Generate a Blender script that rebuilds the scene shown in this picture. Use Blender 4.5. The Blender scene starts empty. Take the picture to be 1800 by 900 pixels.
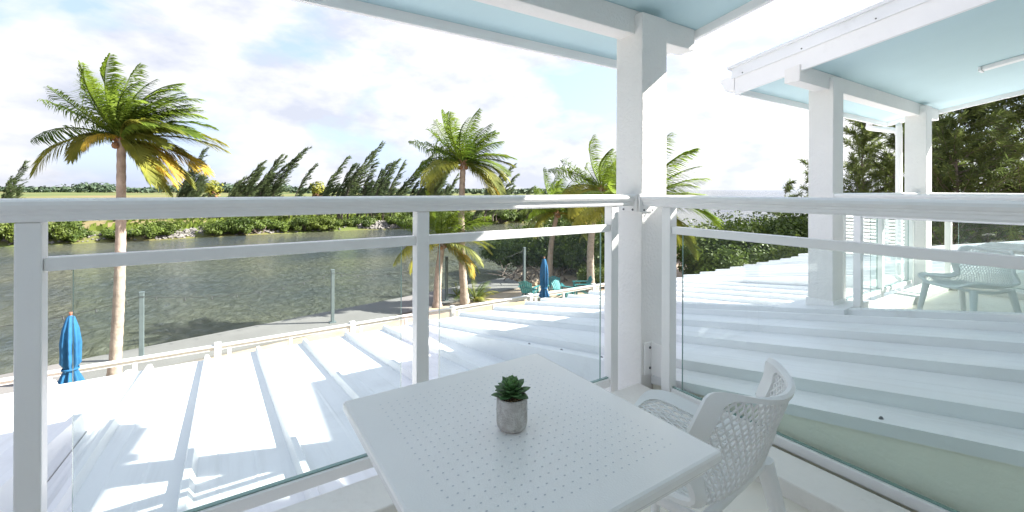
import bpy, bmesh, math, random
from mathutils import Vector, Matrix, Quaternion, noise as mnoise
PI = math.pi
K = 1.15                      # metres per drafting unit: every length below is in drafting units
E = 1.098                     # eye height above the balcony floor (drafting units)
S = bpy.context.scene
C = S.collection

# ------------------------------------------------------------------ camera
cam_d = bpy.data.cameras.new('camera'); cam = bpy.data.objects.new('camera', cam_d); C.objects.link(cam)
cam.location = (0, 0, E*K)
cam_d.lens = 15.5; cam_d.sensor_width = 36; cam_d.shift_y = -0.0659
cam_d.clip_start = 0.02; cam_d.clip_end = 9000
cam.matrix_world = Matrix.Translation((0, 0, E*K)) @ Matrix.Rotation(math.radians(56.8-90), 4, 'Z') @ Matrix.Rotation(PI/2, 4, 'X') @ Matrix.Rotation(math.radians(0.2), 4, 'Z')
S.camera = cam
S.cycles.diffuse_bounces = 8; S.cycles.max_bounces = 14; S.cycles.transparent_max_bounces = 24

# ------------------------------------------------------------------ exposure, sun, sky
S.view_settings.view_transform = 'Standard'; S.view_settings.look = 'None'
S.view_settings.exposure = 2.8; S.view_settings.gamma = 1
S.view_settings.use_curve_mapping = False
SUN = Vector((1.2, -0.61, 1.0)).normalized()
sl = bpy.data.lights.new('sun', 'SUN'); sl.energy = 2.7; sl.angle = math.radians(0.6); sl.color = (1.0, 0.95, 0.88)
so = bpy.data.objects.new('sun', sl); C.objects.link(so)
so.rotation_euler = SUN.to_track_quat('Z', 'Y').to_euler(); so.location = (0, 0, 30)

W = bpy.data.worlds.new('World'); S.world = W; W.use_nodes = True
nt = W.node_tree; nt.nodes.clear()
def wn(t, **kw):
    n = nt.nodes.new(t)
    for k, v in kw.items(): setattr(n, k, v)
    return n
sky = wn('ShaderNodeTexSky', sky_type='NISHITA'); sky.sun_disc = False
sky.sun_elevation = math.asin(SUN.z); sky.sun_rotation = math.atan2(SUN.x, SUN.y)
sky.air_density = 1.0; sky.dust_density = 1.6; sky.ozone_density = 1.0
tc = wn('ShaderNodeTexCoord'); sep = wn('ShaderNodeSeparateXYZ'); nt.links.new(tc.outputs['Generated'], sep.inputs[0])
def wmath(op, a, b=None, c=None, clamp=False):
    n = wn('ShaderNodeMath', operation=op); n.use_clamp = clamp
    for i, v in enumerate((a, b, c)):
        if v is None: continue
        if isinstance(v, (int, float)): n.inputs[i].default_value = v
        else: nt.links.new(v, n.inputs[i])
    return n.outputs[0]
vm = wn('ShaderNodeMapping'); vm.inputs['Scale'].default_value = (1.0, 1.0, 2.1); vm.inputs['Location'].default_value = (3.1, 1.7, 0.4)
nt.links.new(tc.outputs['Generated'], vm.inputs[0])
n1 = wn('ShaderNodeTexNoise'); n1.inputs['Scale'].default_value = 3.0; n1.inputs['Detail'].default_value = 9; n1.inputs['Roughness'].default_value = 0.54; n1.inputs['Distortion'].default_value = 0.15
nt.links.new(vm.outputs[0], n1.inputs['Vector'])
cov = wn('ShaderNodeValToRGB'); cov.color_ramp.elements[0].position = 0.415; cov.color_ramp.elements[1].position = 0.525
nt.links.new(n1.outputs['Fac'], cov.inputs[0])
n2 = wn('ShaderNodeTexNoise'); n2.inputs['Scale'].default_value = 6.5; n2.inputs['Detail'].default_value = 8; n2.inputs['Roughness'].default_value = 0.55
nt.links.new(vm.outputs[0], n2.inputs['Vector'])
shade = wn('ShaderNodeValToRGB'); shade.color_ramp.elements[0].position = 0.38; shade.color_ramp.elements[0].color = (1.12, 1.17, 1.34, 1)
shade.color_ramp.elements[1].position = 0.60; shade.color_ramp.elements[1].color = (1.66, 1.65, 1.67, 1)
nt.links.new(n2.outputs['Fac'], shade.inputs[0])
# thin high haze keeps the gaps between the clouds pale
gap = wn('ShaderNodeMix', data_type='RGBA'); gap.inputs[0].default_value = 0.86
nt.links.new(sky.outputs[0], gap.inputs[6]); gap.inputs[7].default_value = (0.80, 0.99, 1.50, 1)
mx0 = wn('ShaderNodeMix', data_type='RGBA')
nt.links.new(wmath('MULTIPLY', cov.outputs[0], 0.93), mx0.inputs[0])
nt.links.new(gap.outputs[2], mx0.inputs[6]); nt.links.new(shade.outputs[0], mx0.inputs[7])
# the whole cloud layer grows brighter toward the sun
dt = wn('ShaderNodeVectorMath', operation='DOT_PRODUCT'); nt.links.new(tc.outputs['Generated'], dt.inputs[0]); dt.inputs[1].default_value = tuple(SUN)
gl = wmath('MULTIPLY_ADD', wmath('POWER', wmath('MULTIPLY_ADD', dt.outputs['Value'], 0.5, 0.5), 2.0), 0.40, 0.97)
mx = wn('ShaderNodeVectorMath', operation='SCALE'); nt.links.new(mx0.outputs[2], mx.inputs[0]); nt.links.new(gl, mx.inputs['Scale'])
bg = wn('ShaderNodeBackground'); bg.inputs[1].default_value = 0.097
nt.links.new(mx.outputs[0], bg.inputs[0])
wo = wn('ShaderNodeOutputWorld'); nt.links.new(bg.outputs[0], wo.inputs[0])

# ------------------------------------------------------------------ materials
M = {}
def newmat(name):
    m = bpy.data.materials.new(name); m.use_nodes = True; M[name] = m
    return m, m.node_tree, m.node_tree.nodes['Principled BSDF']
def paint(name, col, rough=0.45, var=0.05, scale=3.0, bump=0.0, bscale=40, spec=0.5, dirt=None, dscale=1.2, metallic=0.0, dlo=0.55, dhi=0.75):
    """base colour with low-contrast wear, optional stains of a second colour, optional fine relief"""
    m, t, b = newmat(name)
    co = t.nodes.new('ShaderNodeTexCoord')
    n = t.nodes.new('ShaderNodeTexNoise'); n.inputs['Scale'].default_value = scale; n.inputs['Detail'].default_value = 6
    t.links.new(co.outputs['Object'], n.inputs['Vector'])
    r = t.nodes.new('ShaderNodeValToRGB'); r.color_ramp.elements[0].position = 0.3; r.color_ramp.elements[1].position = 0.7
    r.color_ramp.elements[0].color = tuple(c*(1-var) for c in col)+(1,); r.color_ramp.elements[1].color = tuple(min(1, c*(1+var)) for c in col)+(1,)
    t.links.new(n.outputs['Fac'], r.inputs[0]); out = r.outputs[0]
    if dirt:
        n3 = t.nodes.new('ShaderNodeTexNoise'); n3.inputs['Scale'].default_value = dscale; n3.inputs['Detail'].default_value = 10; n3.inputs['Roughness'].default_value = 0.65
        t.links.new(co.outputs['Object'], n3.inputs['Vector'])
        r3 = t.nodes.new('ShaderNodeValToRGB'); r3.color_ramp.elements[0].position = dlo; r3.color_ramp.elements[1].position = dhi
        t.links.new(n3.outputs['Fac'], r3.inputs[0])
        mm = t.nodes.new('ShaderNodeMix'); mm.data_type = 'RGBA'; t.links.new(r3.outputs[0], mm.inputs[0]); t.links.new(out, mm.inputs[6]); mm.inputs[7].default_value = dirt+(1,)
        out = mm.outputs[2]
    t.links.new(out, b.inputs['Base Color'])
    b.inputs['Roughness'].default_value = rough; b.inputs['Specular IOR Level'].default_value = spec; b.inputs['Metallic'].default_value = metallic
    if bump:
        n2_ = t.nodes.new('ShaderNodeTexNoise'); n2_.inputs['Scale'].default_value = bscale; n2_.inputs['Detail'].default_value = 8
        t.links.new(co.outputs['Object'], n2_.inputs['Vector'])
        bp = t.nodes.new('ShaderNodeBump'); bp.inputs['Strength'].default_value = bump; bp.inputs['Distance'].default_value = 0.02
        t.links.new(n2_.outputs['Fac'], bp.inputs['Height']); t.links.new(bp.outputs[0], b.inputs['Normal'])
    return m
paint('stucco', (0.84, 0.825, 0.80), 0.85, 0.035, 2.2, bump=0.35, bscale=55, dirt=(0.66, 0.64, 0.60), dscale=1.7, dlo=0.62, dhi=0.85)
paint('trim_paint', (0.86, 0.855, 0.85), 0.5, 0.025, 2.0, bump=0.08, bscale=30, dirt=(0.70, 0.69, 0.67), dscale=2.5, dlo=0.62, dhi=0.9)
paint('rail_white', (0.88, 0.87, 0.86), 0.32, 0.02, 3.0, bump=0.04, bscale=60)
paint('roof_white', (0.79, 0.80, 0.81), 0.38, 0.03, 1.0, bump=0.07, bscale=6, dirt=(0.66, 0.67, 0.67), dscale=1.1, dlo=0.56, dhi=0.82)
# run-off streaks down the slope of the roof sheets
m = M['roof_white']; t = m.node_tree; b = t.nodes['Principled BSDF']; src = b.inputs['Base Color'].links[0].from_socket
co = t.nodes.new('ShaderNodeTexCoord'); mp = t.nodes.new('ShaderNodeMapping'); mp.inputs['Scale'].default_value = (16, 0.7, 1); t.links.new(co.outputs['Object'], mp.inputs[0])
sn = t.nodes.new('ShaderNodeTexNoise'); sn.inputs['Scale'].default_value = 1.0; sn.inputs['Detail'].default_value = 7; sn.inputs['Roughness'].default_value = 0.62; t.links.new(mp.outputs[0], sn.inputs['Vector'])
sr = t.nodes.new('ShaderNodeValToRGB'); sr.color_ramp.elements[0].position = 0.50; sr.color_ramp.elements[1].position = 0.80; sr.color_ramp.elements[1].color = (.45, .45, .45, 1); t.links.new(sn.outputs['Fac'], sr.inputs[0])
sm = t.nodes.new('ShaderNodeMix'); sm.data_type = 'RGBA'; t.links.new(sr.outputs[0], sm.inputs[0]); t.links.new(src, sm.inputs[6]); sm.inputs[7].default_value = (0.56, 0.56, 0.54, 1); t.links.new(sm.outputs[2], b.inputs['Base Color'])
paint('roof_trim', (0.80, 0.81, 0.82), 0.4, 0.03, 2.0, bump=0.05, bscale=12, dirt=(0.62, 0.62, 0.61), dscale=3, dlo=0.58, dhi=0.85)
paint('ceiling_aqua', (0.52, 0.69, 0.725), 0.7, 0.025, 1.5, bump=0.12, bscale=18)
paint('wall_cream', (0.87, 0.86, 0.75), 0.8, 0.03, 2.0, bump=0.15, bscale=45, dirt=(0.80, 0.79, 0.68), dscale=2)
paint('floor_tile', (0.74, 0.70, 0.62), 0.35, 0.05, 3.0, bump=0.04, bscale=20, dirt=(0.56, 0.51, 0.44), dscale=3)
paint('curb', (0.80, 0.77, 0.73), 0.75, 0.05, 4.0, bump=0.2, bscale=40, dirt=(0.60, 0.56, 0.50), dscale=5)
paint('table_white', (0.90, 0.89, 0.88), 0.27, 0.012, 3.0, bump=0.05, bscale=250)
paint('hole_grey', (0.56, 0.58, 0.62), 0.6, 0.05, 3.0)
paint('resin_white', (0.86, 0.865, 0.865), 0.42, 0.015, 4.0, bump=0.1, bscale=300)
paint('screw', (0.16, 0.17, 0.18), 0.4, 0.1, 30, metallic=0.7)
paint('pot_concrete', (0.52, 0.49, 0.46), 0.9, 0.10, 60, bump=0.5, bscale=350, dirt=(0.66, 0.64, 0.61), dscale=45, dlo=0.45, dhi=0.6)
paint('soil', (0.10, 0.06, 0.035), 0.95, 0.3, 300, bump=0.8, bscale=500)
paint('gravel_bits', (0.46, 0.34, 0.20), 0.9, 0.3, 400)
paint('succulent', (0.07, 0.16, 0.05), 0.5, 0.35, 60, bump=0.1, bscale=200)
paint('succulent_new', (0.13, 0.26, 0.08), 0.5, 0.3, 60)
paint('umbrella_blue', (0.012, 0.11, 0.25), 0.85, 0.2, 8, bump=0.3, bscale=150)
paint('umbrella_pole', (0.22, 0.09, 0.05), 0.6, 0.2, 20)
paint('teal_plastic', (0.03, 0.18, 0.19), 0.55, 0.12, 8)
paint('grey_post', (0.12, 0.15, 0.155), 0.6, 0.1, 5)
paint('cable', (0.03, 0.03, 0.03), 0.6)
paint('fence_white', (0.70, 0.69, 0.67), 0.5, 0.04, 3.0)
paint('sand', (0.37, 0.295, 0.225), 0.95, 0.22, 0.7, bump=0.5, bscale=6, dirt=(0.36, 0.27, 0.17), dscale=1.6, dlo=0.48, dhi=0.66)
paint('concrete', (0.165, 0.16, 0.152), 0.9, 0.10, 0.9, bump=0.3, bscale=25, dirt=(0.16, 0.155, 0.15), dscale=1.2)
paint('palm_bark', (0.36, 0.29, 0.24), 0.95, 0.25, 5.0, bump=0.8, bscale=14, dirt=(0.20, 0.15, 0.12), dscale=8)
paint('bark_grey', (0.15, 0.12, 0.10), 0.95, 0.3, 8.0, bump=0.8, bscale=20)
paint('dead_brown', (0.24, 0.13, 0.065), 0.9, 0.3, 8.0)
paint('rock', (0.16, 0.152, 0.14), 0.9, 0.25, 2.0, bump=0.6, bscale=8, dirt=(0.18, 0.16, 0.14), dscale=2)

def leafmat(name, c1, c2, scale, trans=0.35, rough=0.55):
    m, t, b = newmat(name)
    co = t.nodes.new('ShaderNodeTexCoord'); n = t.nodes.new('ShaderNodeTexNoise'); n.inputs['Scale'].default_value = scale; n.inputs['Detail'].default_value = 3
    t.links.new(co.outputs['Object'], n.inputs['Vector'])
    oi = t.nodes.new('ShaderNodeObjectInfo'); ad = t.nodes.new('ShaderNodeMath'); ad.operation = 'MULTIPLY_ADD'
    t.links.new(oi.outputs['Random'], ad.inputs[0]); ad.inputs[1].default_value = 0.30; t.links.new(n.outputs['Fac'], ad.inputs[2])
    r = t.nodes.new('ShaderNodeValToRGB'); r.color_ramp.elements[0].position = 0.42; r.color_ramp.elements[1].position = 0.88
    r.color_ramp.elements[0].color = c1+(1,); r.color_ramp.elements[1].color = c2+(1,)
    t.links.new(ad.outputs[0], r.inputs[0]); t.links.new(r.outputs[0], b.inputs['Base Color']); b.inputs['Roughness'].default_value = rough
    b.inputs['Specular IOR Level'].default_value = 0.35
    tr = t.nodes.new('ShaderNodeBsdfTranslucent'); mixs = t.nodes.new('ShaderNodeMixShader'); mixs.inputs[0].default_value = trans
    t.links.new(r.outputs[0], tr.inputs[0]); t.links.new(b.outputs[0], mixs.inputs[1]); t.links.new(tr.outputs[0], mixs.inputs[2])
    t.links.new(mixs.outputs[0], t.nodes['Material Output'].inputs[0])
leafmat('frond_green', (0.07, 0.125, 0.014), (0.24, 0.33, 0.04), 1.2, 0.45)
leafmat('frond_olive', (0.12, 0.15, 0.02), (0.32, 0.31, 0.05), 1.5)
leafmat('frond_yellow', (0.30, 0.22, 0.025), (0.62, 0.43, 0.05), 2.2)
leafmat('mangrove', (0.045, 0.08, 0.016), (0.135, 0.19, 0.03), 0.9, 0.3)
leafmat('mangrove_bright', (0.045, 0.08, 0.012), (0.13, 0.17, 0.025), 0.9, 0.3)
leafmat('casuarina', (0.08, 0.115, 0.055), (0.18, 0.23, 0.10), 0.6, 0.5)
leafmat('casuarina_dense', (0.07, 0.10, 0.028), (0.21, 0.26, 0.075), 0.8, 0.5)
leafmat('far_tree', (0.045, 0.075, 0.045), (0.09, 0.125, 0.06), 0.2, 0.1)

def glassmat(name, tint):
    m, t, b = newmat(name); t.nodes.remove(b)
    tr = t.nodes.new('ShaderNodeBsdfTransparent'); tr.inputs[0].default_value = tint+(1,)
    gl = t.nodes.new('ShaderNodeBsdfGlossy'); gl.inputs['Roughness'].default_value = 0.0; gl.inputs[0].default_value = (0.95, 0.98, 0.97, 1)
    fr = t.nodes.new('ShaderNodeFresnel'); fr.inputs[0].default_value = 1.5
    ge = t.nodes.new('ShaderNodeNewGeometry'); inv = t.nodes.new('ShaderNodeMath'); inv.operation = 'SUBTRACT'; inv.inputs[0].default_value = 1
    t.links.new(ge.outputs['Backfacing'], inv.inputs[1]); mu = t.nodes.new('ShaderNodeMath'); mu.operation = 'MULTIPLY'
    t.links.new(fr.outputs[0], mu.inputs[0]); t.links.new(inv.outputs[0], mu.inputs[1])
    mi = t.nodes.new('ShaderNodeMixShader'); t.links.new(mu.outputs[0], mi.inputs[0]); t.links.new(tr.outputs[0], mi.inputs[1]); t.links.new(gl.outputs[0], mi.inputs[2])
    t.links.new(mi.outputs[0], t.nodes['Material Output'].inputs[0])
glassmat('glass', (0.935, 0.968, 0.960))
paint('glass_edge', (0.22, 0.34, 0.31), 0.2, 0.05)

# water: dark green-brown body, strong reflection, wind ripples in two sizes
m, t, b = newmat('water')
co = t.nodes.new('ShaderNodeTexCoord')
mp = t.nodes.new('ShaderNodeMapping'); mp.inputs['Rotation'].default_value = (0, 0, math.radians(35)); mp.inputs['Scale'].default_value = (1.25, 0.6, 1.0)
t.links.new(co.outputs['Object'], mp.inputs[0])
w1 = t.nodes.new('ShaderNodeTexNoise'); w1.inputs['Scale'].default_value = 1.9; w1.inputs['Detail'].default_value = 7; w1.inputs['Roughness'].default_value = 0.6; w1.inputs['Distortion'].default_value = 0.6
t.links.new(mp.outputs[0], w1.inputs['Vector'])
bp = t.nodes.new('ShaderNodeBump'); bp.inputs['Strength'].default_value = 1.0; bp.inputs['Distance'].default_value = 0.45
t.links.new(w1.outputs['Fac'], bp.inputs['Height']); t.links.new(bp.outputs[0], b.inputs['Normal'])
w2 = t.nodes.new('ShaderNodeTexNoise'); w2.inputs['Scale'].default_value = 0.09; w2.inputs['Detail'].default_value = 4
t.links.new(co.outputs['Object'], w2.inputs['Vector'])
wr = t.nodes.new('ShaderNodeValToRGB'); wr.color_ramp.elements[0].position = 0.38; wr.color_ramp.elements[1].position = 0.62
wr.color_ramp.elements[0].color = (0.045, 0.058, 0.062, 1); wr.color_ramp.elements[1].color = (0.095, 0.10, 0.068, 1)
t.links.new(w2.outputs['Fac'], wr.inputs[0]); t.links.new(wr.outputs[0], b.inputs['Base Color'])
b.inputs['Roughness'].default_value = 0.06; b.inputs['IOR'].default_value = 1.33

# opposite bank: bare orange earth, dry grass and green scrub in patches
m, t, b = newmat('far_land')
co = t.nodes.new('ShaderNodeTexCoord'); mp = t.nodes.new('ShaderNodeMapping'); mp.inputs['Scale'].default_value = (0.35, 1, 1)
t.links.new(co.outputs['Object'], mp.inputs[0])
a = t.nodes.new('ShaderNodeTexNoise'); a.inputs['Scale'].default_value = 0.035; a.inputs['Detail'].default_value = 9; a.inputs['Roughness'].default_value = 0.62
t.links.new(mp.outputs[0], a.inputs['Vector'])
r = t.nodes.new('ShaderNodeValToRGB'); els = r.color_ramp.elements
els[0].position = 0.33; els[0].color = (0.21, 0.135, 0.08, 1); els[1].position = 0.66; els[1].color = (0.055, 0.09, 0.016, 1)
e = els.new(0.42); e.color = (0.17, 0.14, 0.05, 1); e = els.new(0.49); e.color = (0.09, 0.12, 0.022, 1)
t.links.new(a.outputs['Fac'], r.inputs[0]); t.links.new(r.outputs[0], b.inputs['Base Color']); b.inputs['Roughness'].default_value = 0.95

# ------------------------------------------------------------------ mesh helpers
class MB:
    def __init__(s): s.v = []; s.f = []; s.m = []; s.sm = []
    def add(s, vs, fs, mi=0, smooth=False):
        o = len(s.v); s.v += [tuple(p) for p in vs]
        for f in fs: s.f.append(tuple(i+o for i in f)); s.m.append(mi); s.sm.append(smooth)
        return s
    def box(s, x0, x1, y0, y1, z0, z1, mi=0):
        vs = [(x, y, z) for x in (x0, x1) for y in (y0, y1) for z in (z0, z1)]
        return s.add(vs, [(0, 1, 3, 2), (4, 6, 7, 5), (0, 4, 5, 1), (2, 3, 7, 6), (0, 2, 6, 4), (1, 5, 7, 3)], mi)
    def hexa(s, b4, t4, mi=0):
        return s.add(list(b4)+list(t4), [(3, 2, 1, 0), (4, 5, 6, 7)]+[(i, (i+1) % 4, 4+(i+1) % 4, 4+i) for i in range(4)], mi)
    def prism(s, poly, axis, a0, a1, mi=0, smooth=False):
        """poly: 2-D points; axis 'x': points are (y,z); 'y': (x,z); 'z': (x,y)"""
        def P(p, a): return {'x': (a, p[0], p[1]), 'y': (p[0], a, p[1]), 'z': (p[0], p[1], a)}[axis]
        n = len(poly); vs = [P(p, a0) for p in poly]+[P(p, a1) for p in poly]
        s.add(vs, [tuple(range(n-1, -1, -1)), tuple(range(n, 2*n))], mi)
        return s.add(vs, [(i, (i+1) % n, n+(i+1) % n, n+i) for i in range(n)], mi, smooth)
    def tube(s, pts, rad, n=8, mi=0, cap=True, smooth=True):
        pts = [Vector(p) for p in pts]; rad = rad if hasattr(rad, '__len__') else [rad]*len(pts)
        vs = []; ref = None
        for i, p in enumerate(pts):
            d = (pts[min(i+1, len(pts)-1)]-pts[max(i-1, 0)])
            d = d.normalized() if d.length > 1e-9 else Vector((0, 0, 1))
            if ref is None: ref = Vector((0, 0, 1)) if abs(d.z) < 0.9 else Vector((1, 0, 0))
            u = d.cross(ref)
            if u.length < 1e-6: u = d.orthogonal()
            u.normalize(); w = u.cross(d).normalized(); ref = w
            for k in range(n):
                a_ = 2*PI*k/n; vs.append(p+(u*math.cos(a_)+w*math.sin(a_))*rad[i])
        fs = [(i*n+k, i*n+(k+1) % n, (i+1)*n+(k+1) % n, (i+1)*n+k) for i in range(len(pts)-1) for k in range(n)]
        s.add(vs, fs, mi, smooth)
        if cap: s.add(vs[:n], [tuple(range(n-1, -1, -1))], mi); s.add(vs[-n:], [tuple(range(n))], mi)
        return s
    def lathe(s, prof, cx=0, cy=0, n=24, mi=0, smooth=True):
        vs = [(cx+r*math.cos(2*PI*k/n), cy+r*math.sin(2*PI*k/n), z) for r, z in prof for k in range(n)]
        fs = [(i*n+k, i*n+(k+1) % n, (i+1)*n+(k+1) % n, (i+1)*n+k) for i in range(len(prof)-1) for k in range(n)]
        return s.add(vs, fs, mi, smooth)
    def build(s, name, mats, parent=None, bevel=0, loc=None, fix=False):
        if not isinstance(mats, (list, tuple)): mats = [mats]
        off = Vector((0, 0, 0)); q = parent
        while q is not None: off += q.location/K; q = q.parent
        if loc is not None: off = Vector(loc)
        me = bpy.data.meshes.new(name)
        me.from_pydata([((x-off.x)*K, (y-off.y)*K, (z-off.z)*K) for x, y, z in s.v], [], s.f)
        for mm in mats: me.materials.append(M[mm])
        me.polygons.foreach_set('material_index', s.m); me.polygons.foreach_set('use_smooth', s.sm)
        if fix:
            bm = bmesh.new(); bm.from_mesh(me); bmesh.ops.remove_doubles(bm, verts=bm.verts, dist=1e-5); bmesh.ops.recalc_face_normals(bm, faces=bm.faces); bm.to_mesh(me); bm.free()
        me.update()
        o = bpy.data.objects.new(name, me); C.objects.link(o)
        if parent: o.parent = parent
        elif loc is not None: o.location = Vector(loc)*K
        if bevel:
            bv = o.modifiers.new('bevel', 'BEVEL'); bv.width = bevel*K; bv.segments = 2; bv.limit_method = 'ANGLE'; bv.angle_limit = math.radians(50)
        return o
def bx(*a, mi=0): return MB().box(*a, mi=mi)
def thing(name, label, cat, loc=(0, 0, 0), group=None, rz=0):
    o = bpy.data.objects.new(name, None); C.objects.link(o); o.location = Vector(loc)*K; o.rotation_euler.z = rz
    o.empty_display_size = 0.2; o['label'] = label; o['category'] = cat
    if group: o['group'] = group
    return o
def tag(o, label, cat, group=None):
    o['label'] = label; o['category'] = cat
    if group: o['group'] = group
    return o
def struct(o): o['kind'] = 'structure'; return o
def stuff(o): o['kind'] = 'stuff'; return o
def dup(root, loc, rz=0, label=None, group=None, scale=None):
    def cp(o, par):
        c = o.copy(); C.objects.link(c); c.parent = par
        for ch in list(o.children): cp(ch, c)
        return c
    r = cp(root, None); r.location = Vector(loc)*K; r.rotation_euler.z = rz
    if scale: r.scale = scale if hasattr(scale, '__len__') else (scale,)*3
    if label: r['label'] = label
    if group: r['group'] = group
    return r
def ray(px, t, h):
    """a point at distance t before the eye, in the direction of photograph column px, height h above the eye"""
    u = (px-900)/775.0
    return Vector(((.8368*u+.5476)*t, (-.5476*u+.8368)*t, E+h))
def along(px, y, dr):
    """t at which a thing dr below the eye appears at photograph row y"""
    return 775.0*dr/(y-(325.5+.0065*px+0))

# ------------------------------------------------------------------ setting: water, ground, sea wall
GZ = E-4.35; WZ = GZ-0.72
struct(MB().add([(-3500, -1500, WZ), (3500, -1500, WZ), (3500, 5000, WZ), (-3500, 5000, WZ)], [(0, 1, 2, 3)]).build('water', 'water'))
def sea_edge(x): return 15.35+0.205*(x+1.7)
# house island: sand yard, natural shore to the right of the sea wall
shore = [(-70, -60), (90, -60), (90, 6), (60, 12), (46, 17), (34, 22), (27, 25.5), (22, 25.0), (18.5, 23.2), (15.5, 21.5), (13, 19.6), (11.9, 17.2), (11.3, sea_edge(11.3)-0.25), (-60, sea_edge(-60)-0.25)]
gm = MB(); n = len(shore)
cxy = (10, -10)
inner = [(x, y, GZ) for x, y in shore]
outer = [(cxy[0]+(x-cxy[0])*1.045, cxy[1]+(y-cxy[1])*1.045, WZ-0.25) if 5 <= i <= 11 else (x, y, WZ-0.4) for i, (x, y) in enumerate(shore)]
gm.add(inner, [tuple(range(n))]); gm.add(inner+outer, [((i+1) % n, i, n+i, n+(i+1) % n) for i in range(n)])
struct(gm.build('sandy_ground', 'sand'))
sw = MB(); P0, P1 = (-60, sea_edge(-60)), (11.5, sea_edge(11.5)); D = 2.05
sw.prism([(P0[0], P0[1]-D), (P1[0]-.2, P1[1]-D), (P1[0], P1[1]), P0], 'z', WZ-0.5, GZ+0.05)
struct(sw.build('seawall_path', 'concrete', bevel=0.02))
# opposite bank as one gridded sheet that dips into the water along its shore
fl = MB(); random.seed(3)
def shore_y(x): return 55.0+1.3*mnoise.noise(Vector((x*0.07, 3.1, 0)))+0.7*mnoise.noise(Vector((x*0.31, 7.7, 0)))
xs = [-900, -400, -200, -120]+[-90+i*3 for i in range(46)]+[50, 52, 54]
ys = [-3.0, 0.0, 1.2, 3, 6, 10, 16, 26, 45, 90, 200, 500, 1500, 3500]
def flx(i, j):
    x = xs[i]; f = max(0, (x-44)/10.0)
    y = shore_y(x)+ys[j]+f*6
    if x > 40: x = x+ (y-55)*1.12*min(1, (x-40)/12.0)
    elif x < -90: x = x-(y-55)*0.9
    z = WZ-0.5 if j == 0 else (WZ+0.12 if j == 1 else GZ+0.0+0.25*mnoise.noise(Vector((x*.06, y*.06, 1))))
    if i == len(xs)-1: z = WZ-0.4
    return (x, y, z)
ni, nj = len(xs), len(ys)
fl.add([flx(i, j) for i in range(ni) for j in range(nj)], [(i*nj+j, (i+1)*nj+j, (i+1)*nj+j+1, i*nj+j+1) for i in range(ni-1) for j in range(nj-1)], 0, True)
struct(fl.build('opposite_bank', 'far_land'))

# ------------------------------------------------------------------ lower metal roof
YE = 5.6
def zm(y): return E-0.731-0.19*y          # main slope
def za(y): return E-1.07-0.13*y           # shallower apron below each balcony
def roof_panel(parent, x0, x1, y0, y1, zf, rib=True, name='roof_panel'):
    m = MB(); hr = 0.05
    prof = [(x0, 0)]
    if rib: prof = [(x0, 0), (x0+0.002, 0.012), (x0+0.014, hr), (x0+0.042, hr), (x0+0.062, 0.0)]
    w = x1-x0
    for k in (1, 2): prof += [(x0+w*k/3-0.012, 0.0), (x0+w*k/3, 0.0025), (x0+w*k/3+0.012, 0.0)]
    prof += [(x1+0.002, 0.0)]
    n = len(prof)
    vs = [(x, y0, zf(y0)+z) for x, z in prof]+[(x, y1, zf(y1)+z) for x, z in prof]+[(x, y1, zf(y1)-0.035) for x, z in prof]
    m.add(vs, [(i, i+1, n+i+1, n+i) for i in range(n-1)]+[(n+i, n+i+1, 2*n+i+1, 2*n+i) for i in range(n-1)])
    return m.build(name, 'roof_white', parent)
def screws(parent, pts, r=0.0075, up=0.006):
    for p in pts:
        m = MB(); m.lathe([(0.0001, up+0.003), (r*.6, up+0.003), (r, up*.6), (r*1.3, 0)], 0, 0, 8)
        m.v = [(x+p[0], y+p[1], z+p[2]) for x, y, z in m.v]
        m.build('screw', 'screw', parent)
X_L, X_A, X_B, X_C, X_D, X_R = -5.5, -0.75, 2.08, 4.25, 7.25, 12.75
SL = 1.99                                   # where the middle roof starts beside the balcony slab
Lr = thing('metal_roof', 'white ribbed metal roof left of the balcony, rising past the end of the front railing', 'roof', (-3, 5.6, zm(5.6)), 'sections of the lower metal roof')
x = X_A
while x > X_L:
    roof_panel(Lr, x-0.56, x-0.002, -1.55, YE, zm); x -= 0.56
Ar = thing('metal_roof', 'white ribbed metal roof sloping away below the front glass railing', 'roof', (0.7, 5.6, za(5.6)), 'sections of the lower metal roof')
ribs = [-0.633, -0.168, 0.297, 0.762, 1.227, 1.692]
roof_panel(Ar, X_A+0.02, ribs[0]-0.002, 1.5, YE, za, False)
for i, rx in enumerate(ribs): roof_panel(Ar, rx, (ribs[i+1] if i < 5 else X_B-0.03)-0.002, 1.5, YE, za)
Mr = thing('metal_roof', 'white ribbed metal roof between the two balconies, seen through the right glass railing', 'roof', (3.1, 5.6, zm(5.6)), 'sections of the lower metal roof')
xr = [2.2, 2.78, 3.34, 3.90]
roof_panel(Mr, X_B, xr[0]-0.002, 1.83, YE, zm, False)
roof_panel(Mr, SL, xr[0]-0.002, -1.55, 1.828, zm, False)
for i, rx in enumerate(xr): roof_panel(Mr, rx, (xr[i+1] if i < 3 else X_C-0.05)-0.002, -1.55, YE, zm)
Fr = thing('metal_roof', 'white ribbed metal roof below the front of the far balcony, left of its column', 'roof', (5.7, 5.6, za(5.6)), 'sections of the lower metal roof')
x = X_C+0.05; 
while x < X_D-0.1:
    roof_panel(Fr, x, min(x+0.465, X_D-0.04)-0.002, 1.5, YE, za); x += 0.465
Rr = thing('metal_roof', 'white ribbed metal roof beyond the far balcony with a stepped eave against the shrubs', 'roof', (10, 5.6, zm(5.6)), 'sections of the lower metal roof')
x = X_D+0.02
while x < X_R-0.05:
    roof_panel(Rr, x, min(x+0.56, X_R)-0.002, -1.55, YE, zm); x += 0.56
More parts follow.
